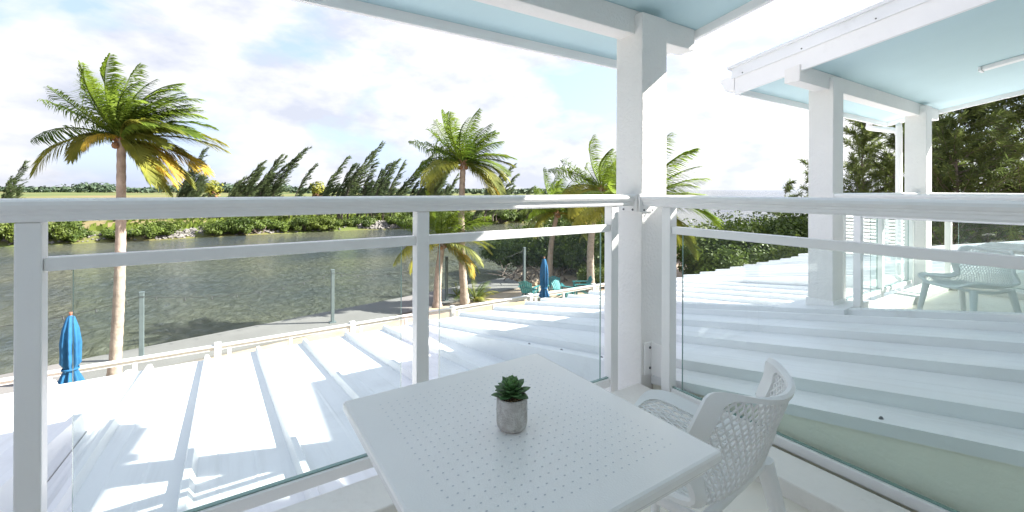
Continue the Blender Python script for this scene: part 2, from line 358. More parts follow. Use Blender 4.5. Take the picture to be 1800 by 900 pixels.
# edge flashings where the planes part
def flashing(parent, x0, x1, y0, y1, rise, zlow, side, name='edge_flashing'):
    m = MB(); zt = lambda y: zm(y)+rise
    for ya, yb in [(y0, y1)]:
        m.hexa([(x0, ya, zlow(ya)-.02), (x1, ya, zlow(ya)-.02), (x1, yb, zlow(yb)-.02), (x0, yb, zlow(yb)-.02)],
               [(x0, ya, zt(ya)), (x1, ya, zt(ya)), (x1, yb, zt(yb)), (x0, yb, zt(yb))])
    return m.build(name, 'roof_trim', parent, bevel=0.004)
flashing(Lr, X_A-0.03, X_A+0.015, 1.60, YE-.01, 0.03, za, 1)
flashing(Mr, X_B-0.035, X_B+0.01, 1.83, YE-.01, 0.02, za, 1)
flashing(Fr, X_C-0.05, X_C+0.04, -1.5, YE-.01, 0.055, za, -1)
flashing(Rr, X_D-0.03, X_D+0.015, -1.5, YE-.01, 0.03, za, -1)
flashing(Rr, X_R, X_R+0.08, -1.55, YE+.02, 0.09, zm, -1)
# flashing strip with screws and short wall beside our floor slab
fs = MB(); y0, y1 = -1.5, 1.60
fs.hexa([(SL-0.03, y0, zm(y0)-.03), (SL+0.06, y0, zm(y0)-.03), (SL+0.06, y1, zm(y1)-.03), (SL-0.03, y1, zm(y1)-.03)],
        [(SL-0.03, y0, zm(y0)+.016), (SL+0.06, y0, zm(y0)+.008), (SL+0.06, y1, zm(y1)+.008), (SL-0.03, y1, zm(y1)+.016)])
fso = fs.build('side_flashing', 'roof_trim', Mr)
screws(fso, [(SL+0.015, 1.05-0.445*k, zm(1.05-0.445*k)+0.012) for k in range(6)], 0.0065)
wl = MB(); wl.hexa([(SL-0.015, y0, -0.75), (SL+0.10, y0, -0.75), (SL+0.10, y1, -0.75), (SL-0.015, y1, -0.75)],
                   [(SL-0.015, y0, zm(y0)-.031), (SL+0.10, y0, zm(y0)-.031), (SL+0.10, y1, zm(y1)-.031), (SL-0.015, y1, zm(y1)-.031)])
wl.build('side_wall', 'wall_cream', Mr)
screws(Ar, [(0.9+0.33*k, 4.4-0.1*k, za(4.4-0.1*k)+0.0) for k in range(0)])
screws(Mr, [(2.14, 3.0-0.42*k, zm(3.0-0.42*k)) for k in range(3)], 0.011)
screws(Lr, [(-0.80, 3.05, zm(3.05)+.03)], 0.009)
# eave gutter and lower storey wall below the roof
eg = MB(); eg.box(X_L, X_R+.08, YE+0.001, YE+0.06, zm(YE)-0.14, zm(YE)-0.03)
eg.build('eave_board', 'roof_trim', Rr)
lw = thing('lower_storey_wall', 'pale rendered ground floor wall beneath the metal roof eave', 'wall', (3, 5, GZ))
bx(X_L+.2, X_R-.3, 4.9, 5.1, GZ-.1, zm(5.1)-.06).build('wall_front', 'wall_cream', lw)
bx(X_R-.5, X_R-.3, -1.6, 4.9, GZ-.1, zm(5.1)-.06).build('wall_side', 'wall_cream', lw)
bx(X_L+.2, X_L+.4, -1.6, 4.9, GZ-.1, zm(5.1)-.06).build('wall_side', 'wall_cream', lw)
# unseen house wall behind the camera, its two heights shaped to block sun
hw = thing('house_shade_wall', 'unseen white house wall behind the balconies, its height set to shade them', 'wall', (1, -1.7, 0))
bx(X_L, 7.55, -1.8, -1.56, GZ, E+5.0).build('wall', 'stucco', hw)  # raised to keep sun off table, curb and railing posts
bx(7.551, 12.5, -1.8, -1.56, GZ, E+3.8).build('wall', 'stucco', hw)  # stepped lower to let sun reach the middle roof

# ------------------------------------------------------------------ balconies: slab, curb
def slab(x0, x1, name='balcony_floor', left=False):
    yo, yi, w = 1.60, 1.42, 0.18
    o = struct(bx(x0+0.01, x1-0.01, -1.56, yi+.02, -0.28, 0).build(name, 'floor_tile'))
    m = MB(); m.box(x0, x1, yi, yo, -0.28, 0.063); m.box(x1-w, x1, -1.56, yi-.001, -0.28, 0.0625)
    if left: m.box(x0, x0+w, -1.56, yi-.001, -0.28, 0.0625)
    struct(m.build('balcony_curb', 'curb', bevel=0.006))
slab(-1.0, 1.86)
slab(4.34, 6.88, left=True)

# ------------------------------------------------------------------ columns
def column(x0, y0, label, wx=0.205, wy=0.19, foot=-0.02):
    x1, y1 = x0+wx, y0+wy
    t_ = thing('porch_column', label, 'column', (x0+wx/2, y0+wy/2, 0), 'square white porch columns')
    top = E+0.89+0.18*(2.2-y1)-0.004
    bx(x0, x1, y0, y1, -0.3, top).build('shaft', 'stucco', t_, bevel=0.006)
    return t_
c1 = column(1.889, 1.606, 'thick white square column at the corner where the two glass railings meet')
c2 = column(4.305, 1.63, 'white square column in front of the far balcony, rising from the metal roof')
c3 = column(6.62, 1.60, 'white square column beside the white downpipe, farthest in view', wx=0.20)
c4 = column(-1.0, 1.606, 'white square column at the left end of the front railing')
for c_, X in ((c2, 4.305),):
    m = MB(); m.box(X-0.012, X+0.217, 1.618, 1.832, 0.0, 0.155)
    o = m.build('base_plate', 'rail_white', c_, bevel=0.004)
    for (yy) in (1.70,):
        s_ = MB().lathe([(0.0001, .016), (.008, .016), (.012, 0)], 0, 0, 8); s_.v = [(X-0.012-z, yy+y, 0.09+x) for x, y, z in s_.v]; s_.build('bolt', 'screw', o)
    s_ = MB().lathe([(0.0001, .016), (.008, .016), (.012, 0)], 0, 0, 8); s_.v = [(X+0.1+x, 1.618-z, 0.09+y) for x, y, z in s_.v]; s_.build('bolt', 'screw', o)
    zz = zm(1.5)
    m = MB(); m.hexa([(4.12, 1.48, zm(1.48)-.02), (4.62, 1.48, zm(1.48)-.02), (4.62, 2.02, zm(2.02)-.02), (4.12, 2.02, zm(2.02)-.02)],
                     [(4.12, 1.48, zm(1.48)+.062), (4.62, 1.48, zm(1.48)+.062), (4.62, 2.02, zm(2.02)+.062), (4.12, 2.02, zm(2.02)+.062)])
    m.build('flashing_plate', 'roof_trim', c_, bevel=0.004)

# ------------------------------------------------------------------ railings
ZH0, ZH1 = 1.005, 1.0665
def rail_profile(c0):
    """handrail section across, centred on c0: rounded top, groove, stepped base"""
    r = [(-.030, 0), (.030, 0), (.034, .008), (.034, .019), (.038, .022), (.038, .030), (.045, .034), (.050, .044), (.047, .054), (.034, .060), (.0, .0625)]
    full = r+[(-x_, z_) for x_, z_ in reversed(r[2:-1])]
    return [(c0+x_, ZH0+z_) for x_, z_ in full]
def railing(label, axis, c0, a0, a1, posts, ends=(False, False), group='white glass railings'):
    """axis 'x': runs along x at y=c0 ; axis 'y': runs along y at x=c0. posts: start positions of the 0.05 wide posts"""
    mid = (a0+a1)/2
    loc = (mid, c0, 0) if axis == 'x' else (c0, mid, 0)
    t_ = thing('balcony_railing', label, 'railing', loc, group)
    def B(p0, p1, q0, q1, z0, z1, name, mat, bev=0, mi=None):
        m = bx(p0, p1, q0, q1, z0, z1) if axis == 'x' else bx(q0, q1, p0, p1, z0, z1)
        return m.build(name, mat, t_, bevel=bev)
    hr = MB(); hr.prism(rail_profile(c0), axis if axis == 'x' else 'y', a0, a1); hr.build('handrail', 'rail_white', t_, bevel=0.0015, fix=True)
    w = 0.052
    for p in posts:
        B(p, p+w, c0-.027, c0+.027, -0.22, ZH0-.001, 'post', 'rail_white', 0.004)
    ps = sorted(posts)
    for i in range(len(ps)-1):
        s0, s1 = ps[i]+w, ps[i+1]
        if s1-s0 < 0.3: continue
        B(s0+.001, s1-.001, c0-.018, c0+.018, 0.871, 0.908, 'mid_rail', 'rail_white', 0.003)
        B(s0+.001, s1-.001, c0-.020, c0+.020, 0.048, 0.090, 'bottom_rail', 'rail_white', 0.003)
        g0, g1 = s0+0.055, s1-0.055; z0, z1 = 0.091, 0.870
        gm_ = MB()
        if axis == 'x':
            vs = [(x_, y_, z_) for x_ in (g0, g1) for y_ in (c0-.005, c0+.005) for z_ in (z0, z1)]
            fc = [((0, 4, 5, 1), 0), ((2, 3, 7, 6), 0), ((0, 1, 3, 2), 1), ((4, 6, 7, 5), 1), ((0, 2, 6, 4), 1), ((1, 5, 7, 3), 1)]
        else:
            vs = [(x_, y_, z_) for x_ in (c0-.005, c0+.005) for y_ in (g0, g1) for z_ in (z0, z1)]
            fc = [((0, 1, 3, 2), 0), ((4, 6, 7, 5), 0), ((0, 4, 5, 1), 1), ((2, 3, 7, 6), 1), ((0, 2, 6, 4), 1), ((1, 5, 7, 3), 1)]
        for f_, mi_ in fc: gm_.add(vs, [f_], mi_)
        gm_.build('glass_pane', ['glass', 'glass_edge'], t_, fix=True)
        B(s0+.0015, s1-.0015, c0-.008, c0+.008, 0.0905, 0.0945, 'glass_seal', 'glass_edge')
    for k, on in enumerate(ends):
        if not on: continue
        e_ = (a0, a1)[k]; d_ = (-0.008, 0.008)[k]
        o = B(min(e_, e_+d_), max(e_, e_+d_), c0-.055, c0+.055, ZH0-.030, ZH1+.004, 'wall_bracket', 'rail_white', 0.003)
    return t_
def bolt_on(parent, p, n_, r=0.0075):
    q = Vector(n_).to_track_quat('Z', 'Y'); s_ = MB().lathe([(0.0001, .006), (r*.6, .006), (r, .003), (r, 0)], 0, 0, 8)
    s_.v = [tuple(q @ Vector(v)+Vector(p)) for v in s_.v]; s_.build('bolt', 'screw', parent)
R1 = railing('white railing with two glass panes along the front of the near balcony, facing the canal', 'x', 1.689, -0.78, 1.880, [-0.455, 0.641, 1.719], (False, True))
R2 = railing('white railing with one long glass pane on the right side of the near balcony', 'y', 1.917, -1.3, 1.597, [1.427, -0.32, -1.27], (False, True))
R3 = railing('white glass railing on the left side of the far balcony, right of its column', 'y', 4.345, -1.3, 1.622, [1.44, -0.1, -1.27], (False, True))
R4 = railing('white glass railing along the front of the far balcony between its two columns', 'x', 1.70, 4.518, 6.611, [4.64, 5.56, 6.47], (True, True))
R5 = railing('white glass railing on the far right side of the far balcony', 'y', 6.80, -1.3, 1.59, [1.43, 0.40, -1.27], (False, True))
for R_, pp in ((R1, [((1.872, 1.655, 0.985), (-1, -.01, 0)), ((1.872, 1.72, 0.985), (-1, -.01, 0))]), (R2, [((1.885, 1.589, 0.985), (0, -1, 0)), ((1.95, 1.589, 0.985), (0, -1, 0))])):
    for p_, n_ in pp: bolt_on(R_, p_, n_, 0.006)
# angle plate tying the corner post to the column
m = bx(1.905, 1.975, 1.596, 1.6055, 0.09, 0.265); m.box(1.953, 1.96, 1.482, 1.596, 0.09, 0.265)
ap = m.build('angle_plate', 'rail_white', R2, bevel=0.002)
for z_ in (0.125, 0.235): bolt_on(ap, (1.945, 1.596, z_), (0, -1, 0), 0.007)

# ------------------------------------------------------------------ upper porch roofs
def hb(y): return E+0.84+0.18*(2.2-y)      # bottom of rake boards
def hc(y): return hb(y)+0.05               # ceiling
def porch_roof(x0, x1, label, loc, spout=False, lamp=None, beamx=None):
    t_ = thing('porch_roof', label, 'roof', loc, 'sloping porch roofs with aqua ceilings')
    ya, yb = -1.9, 2.2
    def slope(xa, xb, y0_, y1_, f0, f1, name, mat, bev=0):
        m = MB(); m.hexa([(xa, y0_, f0(y0_)), (xb, y0_, f0(y0_)), (xb, y1_, f0(y1_)), (xa, y1_, f0(y1_))], [(xa, y0_, f1(y0_)), (xb, y0_, f1(y0_)), (xb, y1_, f1(y1_)), (xa, y1_, f1(y1_))])
        return m.build(name, mat, t_, bevel=bev)
    slope(x0+.031, x1-.031, ya, yb-.031, hc, lambda y: hc(y)+.03, 'ceiling', 'ceiling_aqua')
    slope(x0+.031, x1-.031, ya, yb-.031, lambda y: hb(y)+.2, lambda y: hb(y)+.235, 'roof_deck', 'roof_white')
    slope(x0-.03, x1+.03, ya, yb+.05, lambda y: hb(y)+.237, lambda y: hb(y)+.262, 'metal_sheet', 'roof_white')
    for xa, xb, xo in ((x0, x0+.03, x0-.014), (x1-.03, x1, x1)):
        f_ = slope(xa, xb, ya, yb, hb, lambda y: hb(y)+.235, 'rake_board', 'trim_paint', 0.003)
        tr_ = slope(xo, xo+.014, ya, yb+.02, lambda y: hb(y)+.145, lambda y: hb(y)+.268, 'rake_trim', 'roof_trim', 0.002)
        sd = -1 if xo < xa else 1
        for k in range(8): yy = 2.12-0.47*k; bolt_on(tr_, (xo if sd < 0 else xo+.014, yy, hb(yy)+.165), (sd, 0, 0), 0.006)
    slope(x0+.031, x1-.031, yb-.03, yb, lambda y: hb(yb), lambda y: hb(yb)+.2, 'eave_board', 'trim_paint', 0.003)
    # K-style gutter, built open at the top
    g = [(yb+.001, .02), (yb+.07, .02), (yb+.085, .035), (yb+.10, .08), (yb+.125, .10), (yb+.125, .135), (yb+.117, .135), (yb+.117, .105), (yb+.09, .085), (yb+.078, .042), (yb+.066, .028), (yb+.009, .028), (yb+.009, .15), (yb+.001, .15)]
    G = MB(); G.prism([(y, hb(yb)+z+.02) for y, z in g], 'x', x0-.005, x1+.005)
    endp = [(yb+.001, .02), (yb+.07, .02), (yb+.085, .035), (yb+.10, .08), (yb+.125, .10), (yb+.125, .135), (yb+.001, .15)]
    for xx in (x0-.008, x1+.005): G.prism([(y, hb(yb)+z+.02) for y, z in endp], 'x', xx, xx+.003)
    gu = G.build('gutter', 'rail_white', t_, fix=True)
    b0, b1 = beamx
    yb0, yb1 = 1.66, 1.775
    bm = MB(); bm.hexa([(b0, yb0, E+.852), (b1, yb0, E+.852), (b1, yb1, E+.852), (b0, yb1, E+.852)], [(b0, yb0, hc(yb0)-.002), (b1, yb0, hc(yb0)-.002), (b1, yb1, hc(yb1)-.002), (b0, yb1, hc(yb1)-.002)])
    bm.build('beam', 'stucco', t_, bevel=0.005)
    if spout:
        zt = hb(yb)+.04; px_ = 6.73; r_ = .034
        pts = [(x1-.35, yb+.06, zt), (x1-.36, yb+.06, zt-.05), (x1-.40, yb+.03, zt-.085), (px_+.14, 1.93, zt-.16), (px_+.07, 1.90, zt-.20), (px_+.05, 1.885, zt-.28), (px_+.05, 1.885, -0.35)]
        # smooth the bends
        def cr(P, n_=5):
            out = []
            for i in range(len(P)-1):
                p0, p1, p2, p3 = [Vector(P[max(0, min(len(P)-1, i+k))]) for k in (-1, 0, 1, 2)]
                for q in range(n_):
                    s = q/n_; out.append(0.5*((2*p1)+(p2-p0)*s+(2*p0-5*p1+4*p2-p3)*s*s+(3*p1-p0-3*p2+p3)*s**3))
            return out+[Vector(P[-1])]
        MB().tube(cr(pts), r_, 12).build('downpipe', 'rail_white', t_)
    return t_
PR1 = porch_roof(-1.35, 2.48, 'sloping porch roof with aqua ceiling directly overhead, left of the corner column top', (0.6, 0, E+.9), beamx=(-1.3, 2.43))
PR2 = porch_roof(3.80, 7.40, 'sloping porch roof with aqua ceiling, rake board and gutter over the far balcony', (5.6, 0, E+.9), spout=True, beamx=(3.78, 7.34))
ltg = thing('ceiling_light', 'slim white strip light fixed to the aqua ceiling of the far balcony', 'light', (5.7, 0.4, hc(.4)))
m = MB(); m.hexa([(5.66, -.25, hc(-.25)-.035), (5.745, -.25, hc(-.25)-.035), (5.745, 1.0, hc(1.0)-.035), (5.66, 1.0, hc(1.0)-.035)], [(5.65, -.25, hc(-.25)-.001), (5.755, -.25, hc(-.25)-.001), (5.755, 1.0, hc(1.)-.001), (5.65, 1.0, hc(1.)-.001)])
m.build('diffuser', 'resin_white', ltg, bevel=.008)
m = MB(); m.hexa([(5.645, 1.001, hc(1.)-.04), (5.76, 1.001, hc(1.)-.04), (5.76, 1.02, hc(1.02)-.04), (5.645, 1.02, hc(1.02)-.04)], [(5.645, 1.001, hc(1.)-.001), (5.76, 1.001, hc(1.)-.001), (5.76, 1.02, hc(1.02)-.001), (5.645, 1.02, hc(1.02)-.001)])
m.build('end_cap', 'trim_paint', ltg, bevel=.003)

# white louvre screen seen between the far posts
ls = thing('louvre_screen', 'white slatted louvre screen seen between the posts behind the far column', 'screen', (11.6, 3.6, 0))
A_, B_ = ray(1474, 9.6, 0), ray(1604, 9.0, 0)
dv = (B_-A_); dv.z = 0; L_ = dv.length; dv.normalize(); nv = Vector((-dv.y, dv.x, 0))
def lbox(parent, s0, s1, n0, n1, z0, z1, name, mat, bev=0, tilt=0):
    m = MB(); P = lambda s, n__, z: A_*Vector((1, 1, 0)).x+dv*s+nv*n__ if False else Vector((A_.x, A_.y, 0))+dv*s+nv*n__+Vector((0, 0, z))
    m.hexa([P(s0, n0, z0), P(s1, n0, z0), P(s1, n1, z0+tilt), P(s0, n1, z0+tilt)], [P(s0, n0, z1), P(s1, n0, z1), P(s1, n1, z1+tilt), P(s0, n1, z1+tilt)]); return m.build(name, mat, parent, bevel=bev)
for s_ in (0, L_/3, 2*L_/3, L_): lbox(ls, s_-.03, s_+.03, -.03, .03, -0.55, .62, 'post', 'fence_white', .004)
for k in range(13): lbox(ls, -.02, L_+.02, -.05, .05, -.30+k*.072, -.285+k*.072, 'slat', 'fence_white', 0, .03)

# ------------------------------------------------------------------ table with succulent
tx0, tx1, ty0, ty1, TZ = .214, .730, .440, .986, .643
tb = thing('bistro_table', 'square white perforated resin table in the foreground with a small potted succulent', 'table', ((tx0+tx1)/2, (ty0+ty1)/2, 0))
tt = bx(tx0, tx1, ty0, ty1, TZ-.022, TZ).build('tabletop', 'table_white', tb, bevel=0.006)
hm = MB(); nx_, ny_ = 23, 24; mg = .062
for i in range(nx_):
    for j in range(ny_):
        x_ = tx0+mg+(tx1-tx0-2*mg)*i/(nx_-1); y_ = ty0+mg+(ty1-ty0-2*mg)*j/(ny_-1)
        if (i+j) % 2: x_ += .001
        vs = [(x_+.0015*math.cos(2*PI*k/8)*1.4, y_+.0015*math.sin(2*PI*k/8), TZ+.0004) for k in range(8)]
        hm.add(vs, [tuple(range(8))])
stuff(hm.build('perforations', 'hole_grey', tt))
bx(tx0+.02, tx1-.02, ty0+.02, ty1-.02, TZ-.045, TZ-.0225).build('apron', 'table_white', tb, bevel=.004)
mx_, my_ = (tx0+tx1)/2, (ty0+ty1)/2
m = MB().lathe([(.045, .03), (.032, .06), (.028, .3), (.032, TZ-.06), (.10, TZ-.046)], mx_, my_, 24); m.build('pedestal', 'table_white', tb)
for a_ in range(4):
    d_ = Vector((math.cos(PI/4+a_*PI/2), math.sin(PI/4+a_*PI/2), 0)); q_ = Vector((-d_.y, d_.x, 0)); c_ = Vector((mx_, my_, 0))
    m = MB(); m.hexa([c_+d_*.02-q_*.025, c_+d_*.26-q_*.018, c_+d_*.26+q_*.018, c_+d_*.02+q_*.025], [p+Vector((0, 0, z)) for p, z in ((c_+d_*.02-q_*.022, .06), (c_+d_*.26-q_*.015, .02), (c_+d_*.26+q_*.015, .02), (c_+d_*.02+q_*.022, .06))]); m.build('leg', 'table_white', tb, bevel=.003)
px_, py_ = .461, .702
pl = thing('potted_succulent', 'small green succulent in a round grey concrete pot on the white table', 'plant', (px_, py_, TZ))
R = .0295
m = MB(); m.lathe([(.0001, TZ+.0005), (R*.70, TZ+.0006), (R*.86, TZ+.002), (R*.96, TZ+.007), (R, TZ+.014), (R, TZ+.058), (R*.97, TZ+.0605), (R*.88, TZ+.0605), (R*.86, TZ+.058), (R*.86, TZ+.050)], px_, py_, 40)
pot = m.build('pot', 'pot_concrete', pl)
m = MB(); m.lathe([(R*.87, TZ+.0535), (.012, TZ+.056), (.0001, TZ+.0565)], px_, py_, 20); m.build('soil', 'soil', pl)
random.seed(5); gb = MB()
for k in range(150):
    r_, a_ = R*.82*math.sqrt(random.random()), random.random()*2*PI; s_ = random.uniform(.0009, .0019); c_ = Vector((px_+r_*math.cos(a_), py_+r_*math.sin(a_), TZ+.0558))
    vs = [c_+Vector((random.uniform(.6, 1)*s_*dx, random.uniform(.6, 1)*s_*dy, random.uniform(.6, 1)*s_*dz)) for dx, dy, dz in ((1, 0, 0), (-1, 0, 0), (0, 1, 0), (0, -1, 0), (0, 0, 1), (0, 0, -1))]
    gb.add(vs, [(0, 2, 4), (2, 1, 4), (1, 3, 4), (3, 0, 4), (2, 0, 5), (1, 2, 5), (3, 1, 5), (0, 3, 5)])
stuff(gb.build('bark_chips', 'gravel_bits', pl))
def succ_leaf(c0, az, el, L, wd, th, mat):
    """fleshy spoon leaf with pointed tip"""
    m = MB(); d_ = Vector((math.cos(az)*math.cos(el), math.sin(az)*math.cos(el), math.sin(el))); sd = Vector((-math.sin(az), math.cos(az), 0)); up = sd.cross(d_)*-1
    if up.z < 0: up = -up
    n_ = 7; rings = []
    for i in range(n_):
        s = i/(n_-1); w_ = wd*(0.35+0.65*math.sin(PI*min(1, s*1.12))**.8 if s < .62 else max(.02, math.cos((s-.62)/.38*PI/2)**.75))
        h_ = th*(1-.65*s); c_ = c0+d_*L*s+up*(L*.16*s*s)
        ring = []
        for k in range(8):
            a_ = 2*PI*k/8; zz = math.sin(a_)*h_*(1.0 if math.sin(a_) < 0 else .35)
            ring.append(c_+sd*math.cos(a_)*w_+up*(zz+abs(math.cos(a_))*w_*.22))
        rings.append(ring)
    vs = [p for r__ in rings for p in r__]
    m.add(vs, [(i*8+k, i*8+(k+1) % 8, (i+1)*8+(k+1) % 8, (i+1)*8+k) for i in range(n_-1) for k in range(8)], 0, True)
    m.add(rings[-1], [tuple(range(8))]); return m.build('leaf', mat, pl, fix=True)
base = Vector((px_-.001, py_, TZ+.060)); ga = 2.39996
for k in range(34):
    f = k/33.0; el = math.radians(-6+78*f**1.15); L = .041-.021*f
    succ_leaf(base+Vector((0, 0, .001+.016*f)), k*ga+.3, el, L*random.uniform(.92, 1.06), (.0112-.0056*f)*random.uniform(.95, 1.1), .0032, 'succulent' if f < .62 else 'succulent_new')

# ------------------------------------------------------------------ net chairs
def cat(P, s):
    s *= (len(P)-1); i = min(int(s), len(P)-2); s -= i
    g = lambda k: Vector(P[max(0, min(len(P)-1, i+k))])
    p0, p1, p2, p3 = g(-1), g(0), g(1), g(2)
    return 0.5*((2*p1)+(p2-p0)*s+(2*p0-5*p1+4*p2-p3)*s*s+(3*p1-p0-3*p2+p3)*s**3)
PROF = [(.225, .372), (.15, .383), (.04, .372), (-.08, .366), (-.165, .388), (-.205, .462), (-.228, .535), (-.248, .590), (-.262, .638)]
def shell(u, v):
    p = cat(PROF, v); au = abs(u)
    w = .190+.026*math.sin(PI*min(1, v*1.1))
    if v > .80: w *= 1-.20*((v-.80)/.2)**2
    if v < .15: w *= 1-.12*((.15-v)/.15)**2
    back = max(0, min(1, (v-.45)/.25)); back = back*back*(3-2*back)
    y = p.x+back*.10*au**2.2; z = p.y+(1-back)*.050*au**3+back*(1-max(0, (v-.7)/.3))*.02*au**2
    if v > .8: z += .018*((v-.8)/.2)*au**2
    return Vector((u*w, y, z))
def make_chair(label, group):
    t_ = thing('net_chair', label, 'chair', (0, 0, 0), group)
    # solid rim
    m = MB(); N = 20; ring = []
    loop = [(-1+2*i/N, 0) for i in range(N)]+[(1, i/(2*N)) for i in range(2*N)]+[(1-2*i/N, 1) for i in range(N)]+[(-1, 1-i/(2*N)) for i in range(2*N)]
    def sh(u, v):   # rounded corners of the parameter square
        k = .10; a_ = max(0, abs(u)-(1-k*1.6))/(k*1.6); b_ = max(0, abs(v-.5)*2-(1-k))/k
        if a_ > 0 and b_ > 0:
            l = max(a_, b_)/math.hypot(a_, b_); a_ *= l; b_ *= l
            u = math.copysign((1-k*1.6)+a_*k*1.6, u); v = .5+math.copysign((1-k)+b_*k, v-.5)/2
        return u, v
    outer = []; inn = []; nor = []
    for (u, v) in loop:
        u0, v0 = sh(u, v); P0_ = shell(u0, v0); u1, v1 = u0*.84, .5+(v0-.5)*.925; P1_ = shell(u1, v1)
        du = shell(u0+.01, v0)-shell(u0-.01, v0); dv_ = shell(u0, min(1, v0+.01))-shell(u0, max(0, v0-.01)); nn = du.cross(dv_).normalized()
        outer.append(P0_); inn.append(P1_); nor.append(nn)
    n_ = len(loop); T = .008
    rows = [[p+q*T for p, q in zip(outer, nor)], [p+(p2-p).normalized()*-.004 for p, p2 in zip(outer, inn)], [p-q*T for p, q in zip(outer, nor)], [p-q*T for p, q in zip(inn, nor)], [p+q*T for p, q in zip(inn, nor)]]
    vs = [p for r_ in rows for p in r_]
    m.add(vs, [(a_*n_+i, a_*n_+(i+1) % n_, ((a_+1) % 5)*n_+(i+1) % n_, ((a_+1) % 5)*n_+i) for a_ in range(5) for i in range(n_)], 0, True)
    rim = m.build('rim', 'resin_white', t_, fix=True); b_ = rim.modifiers.new('es', 'EDGE_SPLIT'); b_.split_angle = math.radians(50)
    # net of crossing strands
    def strands(sgn, nl):
        m = MB(); k = 1.15
        for i in range(nl):
            c0 = -k+(1+2*k)*(i+.5)/nl        # v at u=0 is c0 +- ...
            pts = []
            for q in range(61):
                u = -.86+1.72*q/60; v = c0+sgn*k*u*.62
                if .03 < v < .97: pts.append(shell(u, v))
            if len(pts) > 2: m.tube(pts[::2]+([pts[-1]] if len(pts) % 2 == 0 else []), .0031, 4, 0, False)
        return m
    m = strands(1, 58); m2 = strands(-1, 58); m.add(m2.v, m2.f, 0, True)
    stuff(m.build('net', 'resin_white', t_))
    for sx in (-1, 1):
        for sy in (-1, 1):
            top = Vector((sx*.165, .15 if sy > 0 else -.15, .372)); bot = Vector((sx*.205, .205 if sy > 0 else -.235, 0))
            MB().tube([top+Vector((0, 0, .0)), top.lerp(bot, .15), top.lerp(bot, .6), bot], [.024, .022, .017, .014], 12).build('leg', 'resin_white', t_)
    m = MB(); 
    for sx in (-1, 1): m.tube([(sx*.165, -.15, .365), (sx*.168, 0, .352), (sx*.165, .15, .365)], .012, 8)
    m.tube([(-.165, .15, .365), (.165, .15, .365)], .012, 8); m.tube([(-.165, -.15, .365), (.165, -.15, .365)], .012, 8)
    m.build('under_frame', 'resin_white', t_)
    return t_
ch = make_chair('white net-patterned resin chair beside the near table, its back toward the viewer', 'white net resin chairs')
ch.location = Vector((1.035, .75, 0))*K; ch.rotation_euler.z = math.radians(6)
p_ = ray(1700, 3.36, 0)
dup(ch, (p_.x, p_.y, 0), math.radians(62), 'white net-patterned resin chair on the far balcony, seen through two glass panes')
p_ = ray(1815, 3.52, 0)
ft = dup(tb, (p_.x, p_.y, 0), math.radians(0), 'square white table on the far balcony at the right edge, mostly behind the railing')
ft['category'] = 'table'

# ------------------------------------------------------------------ yard fence, string-light posts, umbrellas, lounge chairs
FY = 11.72
fn = thing('yard_fence', 'low white three-rail fence between the metal roof and the sea wall', 'fence', (3, FY, GZ))
fx0, fx1 = -8.0, 12.9
k = fx0; i = 0
tall = [-0.1, 2.78, 5.6, 8.4, 11.2, -2.95, -5.8]
xp = sorted([-7.3, -4.4, -1.5, 1.35, 4.2, 7.0, 9.8, 12.6])
for x_ in tall: bx(x_-.065, x_+.065, FY-.065, FY+.065, GZ, GZ+.92).build('post', 'fence_white', fn, bevel=.01)
for x_ in xp+[x+.22 for x in tall]: bx(x_-.035, x_+.035, FY-.035, FY+.035, GZ, GZ+.78).build('picket', 'fence_white', fn, bevel=.005)
for z_ in (.20, .48, .76):
    for a_, b_ in zip([fx0]+sorted(tall), sorted(tall)+[fx1]): bx(a_+.066 if a_ in tall else a_, b_-.066 if b_ in tall else b_, FY-.022, FY+.022, GZ+z_, GZ+z_+.075).build('rail', 'fence_white', fn, bevel=.004)
bx(fx0, fx1, FY-.06, FY+.06, GZ+.836, GZ+.87).build('top_rail', 'fence_white', fn, bevel=.006)
PX = [(-6.0, 13.63), (-1.7, 14.26), (2.93, 14.93), (7.16, 15.5), (11.2, 16.1)]
plab = ['grey post carrying the string lights, outside the left of the picture', 'grey string-light post on the sea wall just right of the tall left palm trunk', 'grey string-light post on the sea wall behind the left glass pane', 'grey string-light post beside the two palm trunks right of the middle railing post', 'grey string-light post at the right end of the sea wall, in front of the mangroves']
tops = []
for (x_, y_), lb in zip(PX, plab):
    t_ = thing('light_post', lb, 'post', (x_, y_, GZ+.05), 'grey posts carrying the string lights')
    bx(x_-.048, x_+.048, y_-.048, y_+.048, GZ+.05, GZ+1.72).build('pole', 'grey_post', t_, bevel=.008)
    bx(x_-.10, x_+.10, y_-.10, y_+.10, GZ+.051, GZ+.075).build('base_plate', 'grey_post', t_)
    bx(x_-.053, x_+.053, y_-.053, y_+.053, GZ+1.72, GZ+1.74).build('cap', 'grey_post', t_)
    tops.append(Vector((x_, y_-.07, GZ+1.64)))
sg = thing('string_lights', 'drooping black string of small bulbs between the grey sea wall posts', 'string lights', tuple(tops[2]))
m = MB(); bulbs = []
for a_, b_ in zip(tops, tops[1:]):
    pts = []
    for q in range(17): s = q/16; p = a_.lerp(b_, s); p.z -= .28*4*s*(1-s); pts.append(p)
    m.tube(pts, .006, 5)
    bulbs += [pts[q] for q in range(1, 16, 2)]
m.build('cable', 'cable', sg)
for p in bulbs:
    b_ = MB().lathe([(.0001, -.085), (.013, -.075), (.018, -.055), (.012, -.03), (.012, 0)], 0, 0, 8); b_.v = [(x+p.x, y+p.y, z+p.z) for x, y, z in b_.v]; b_.build('bulb', 'screw', sg)

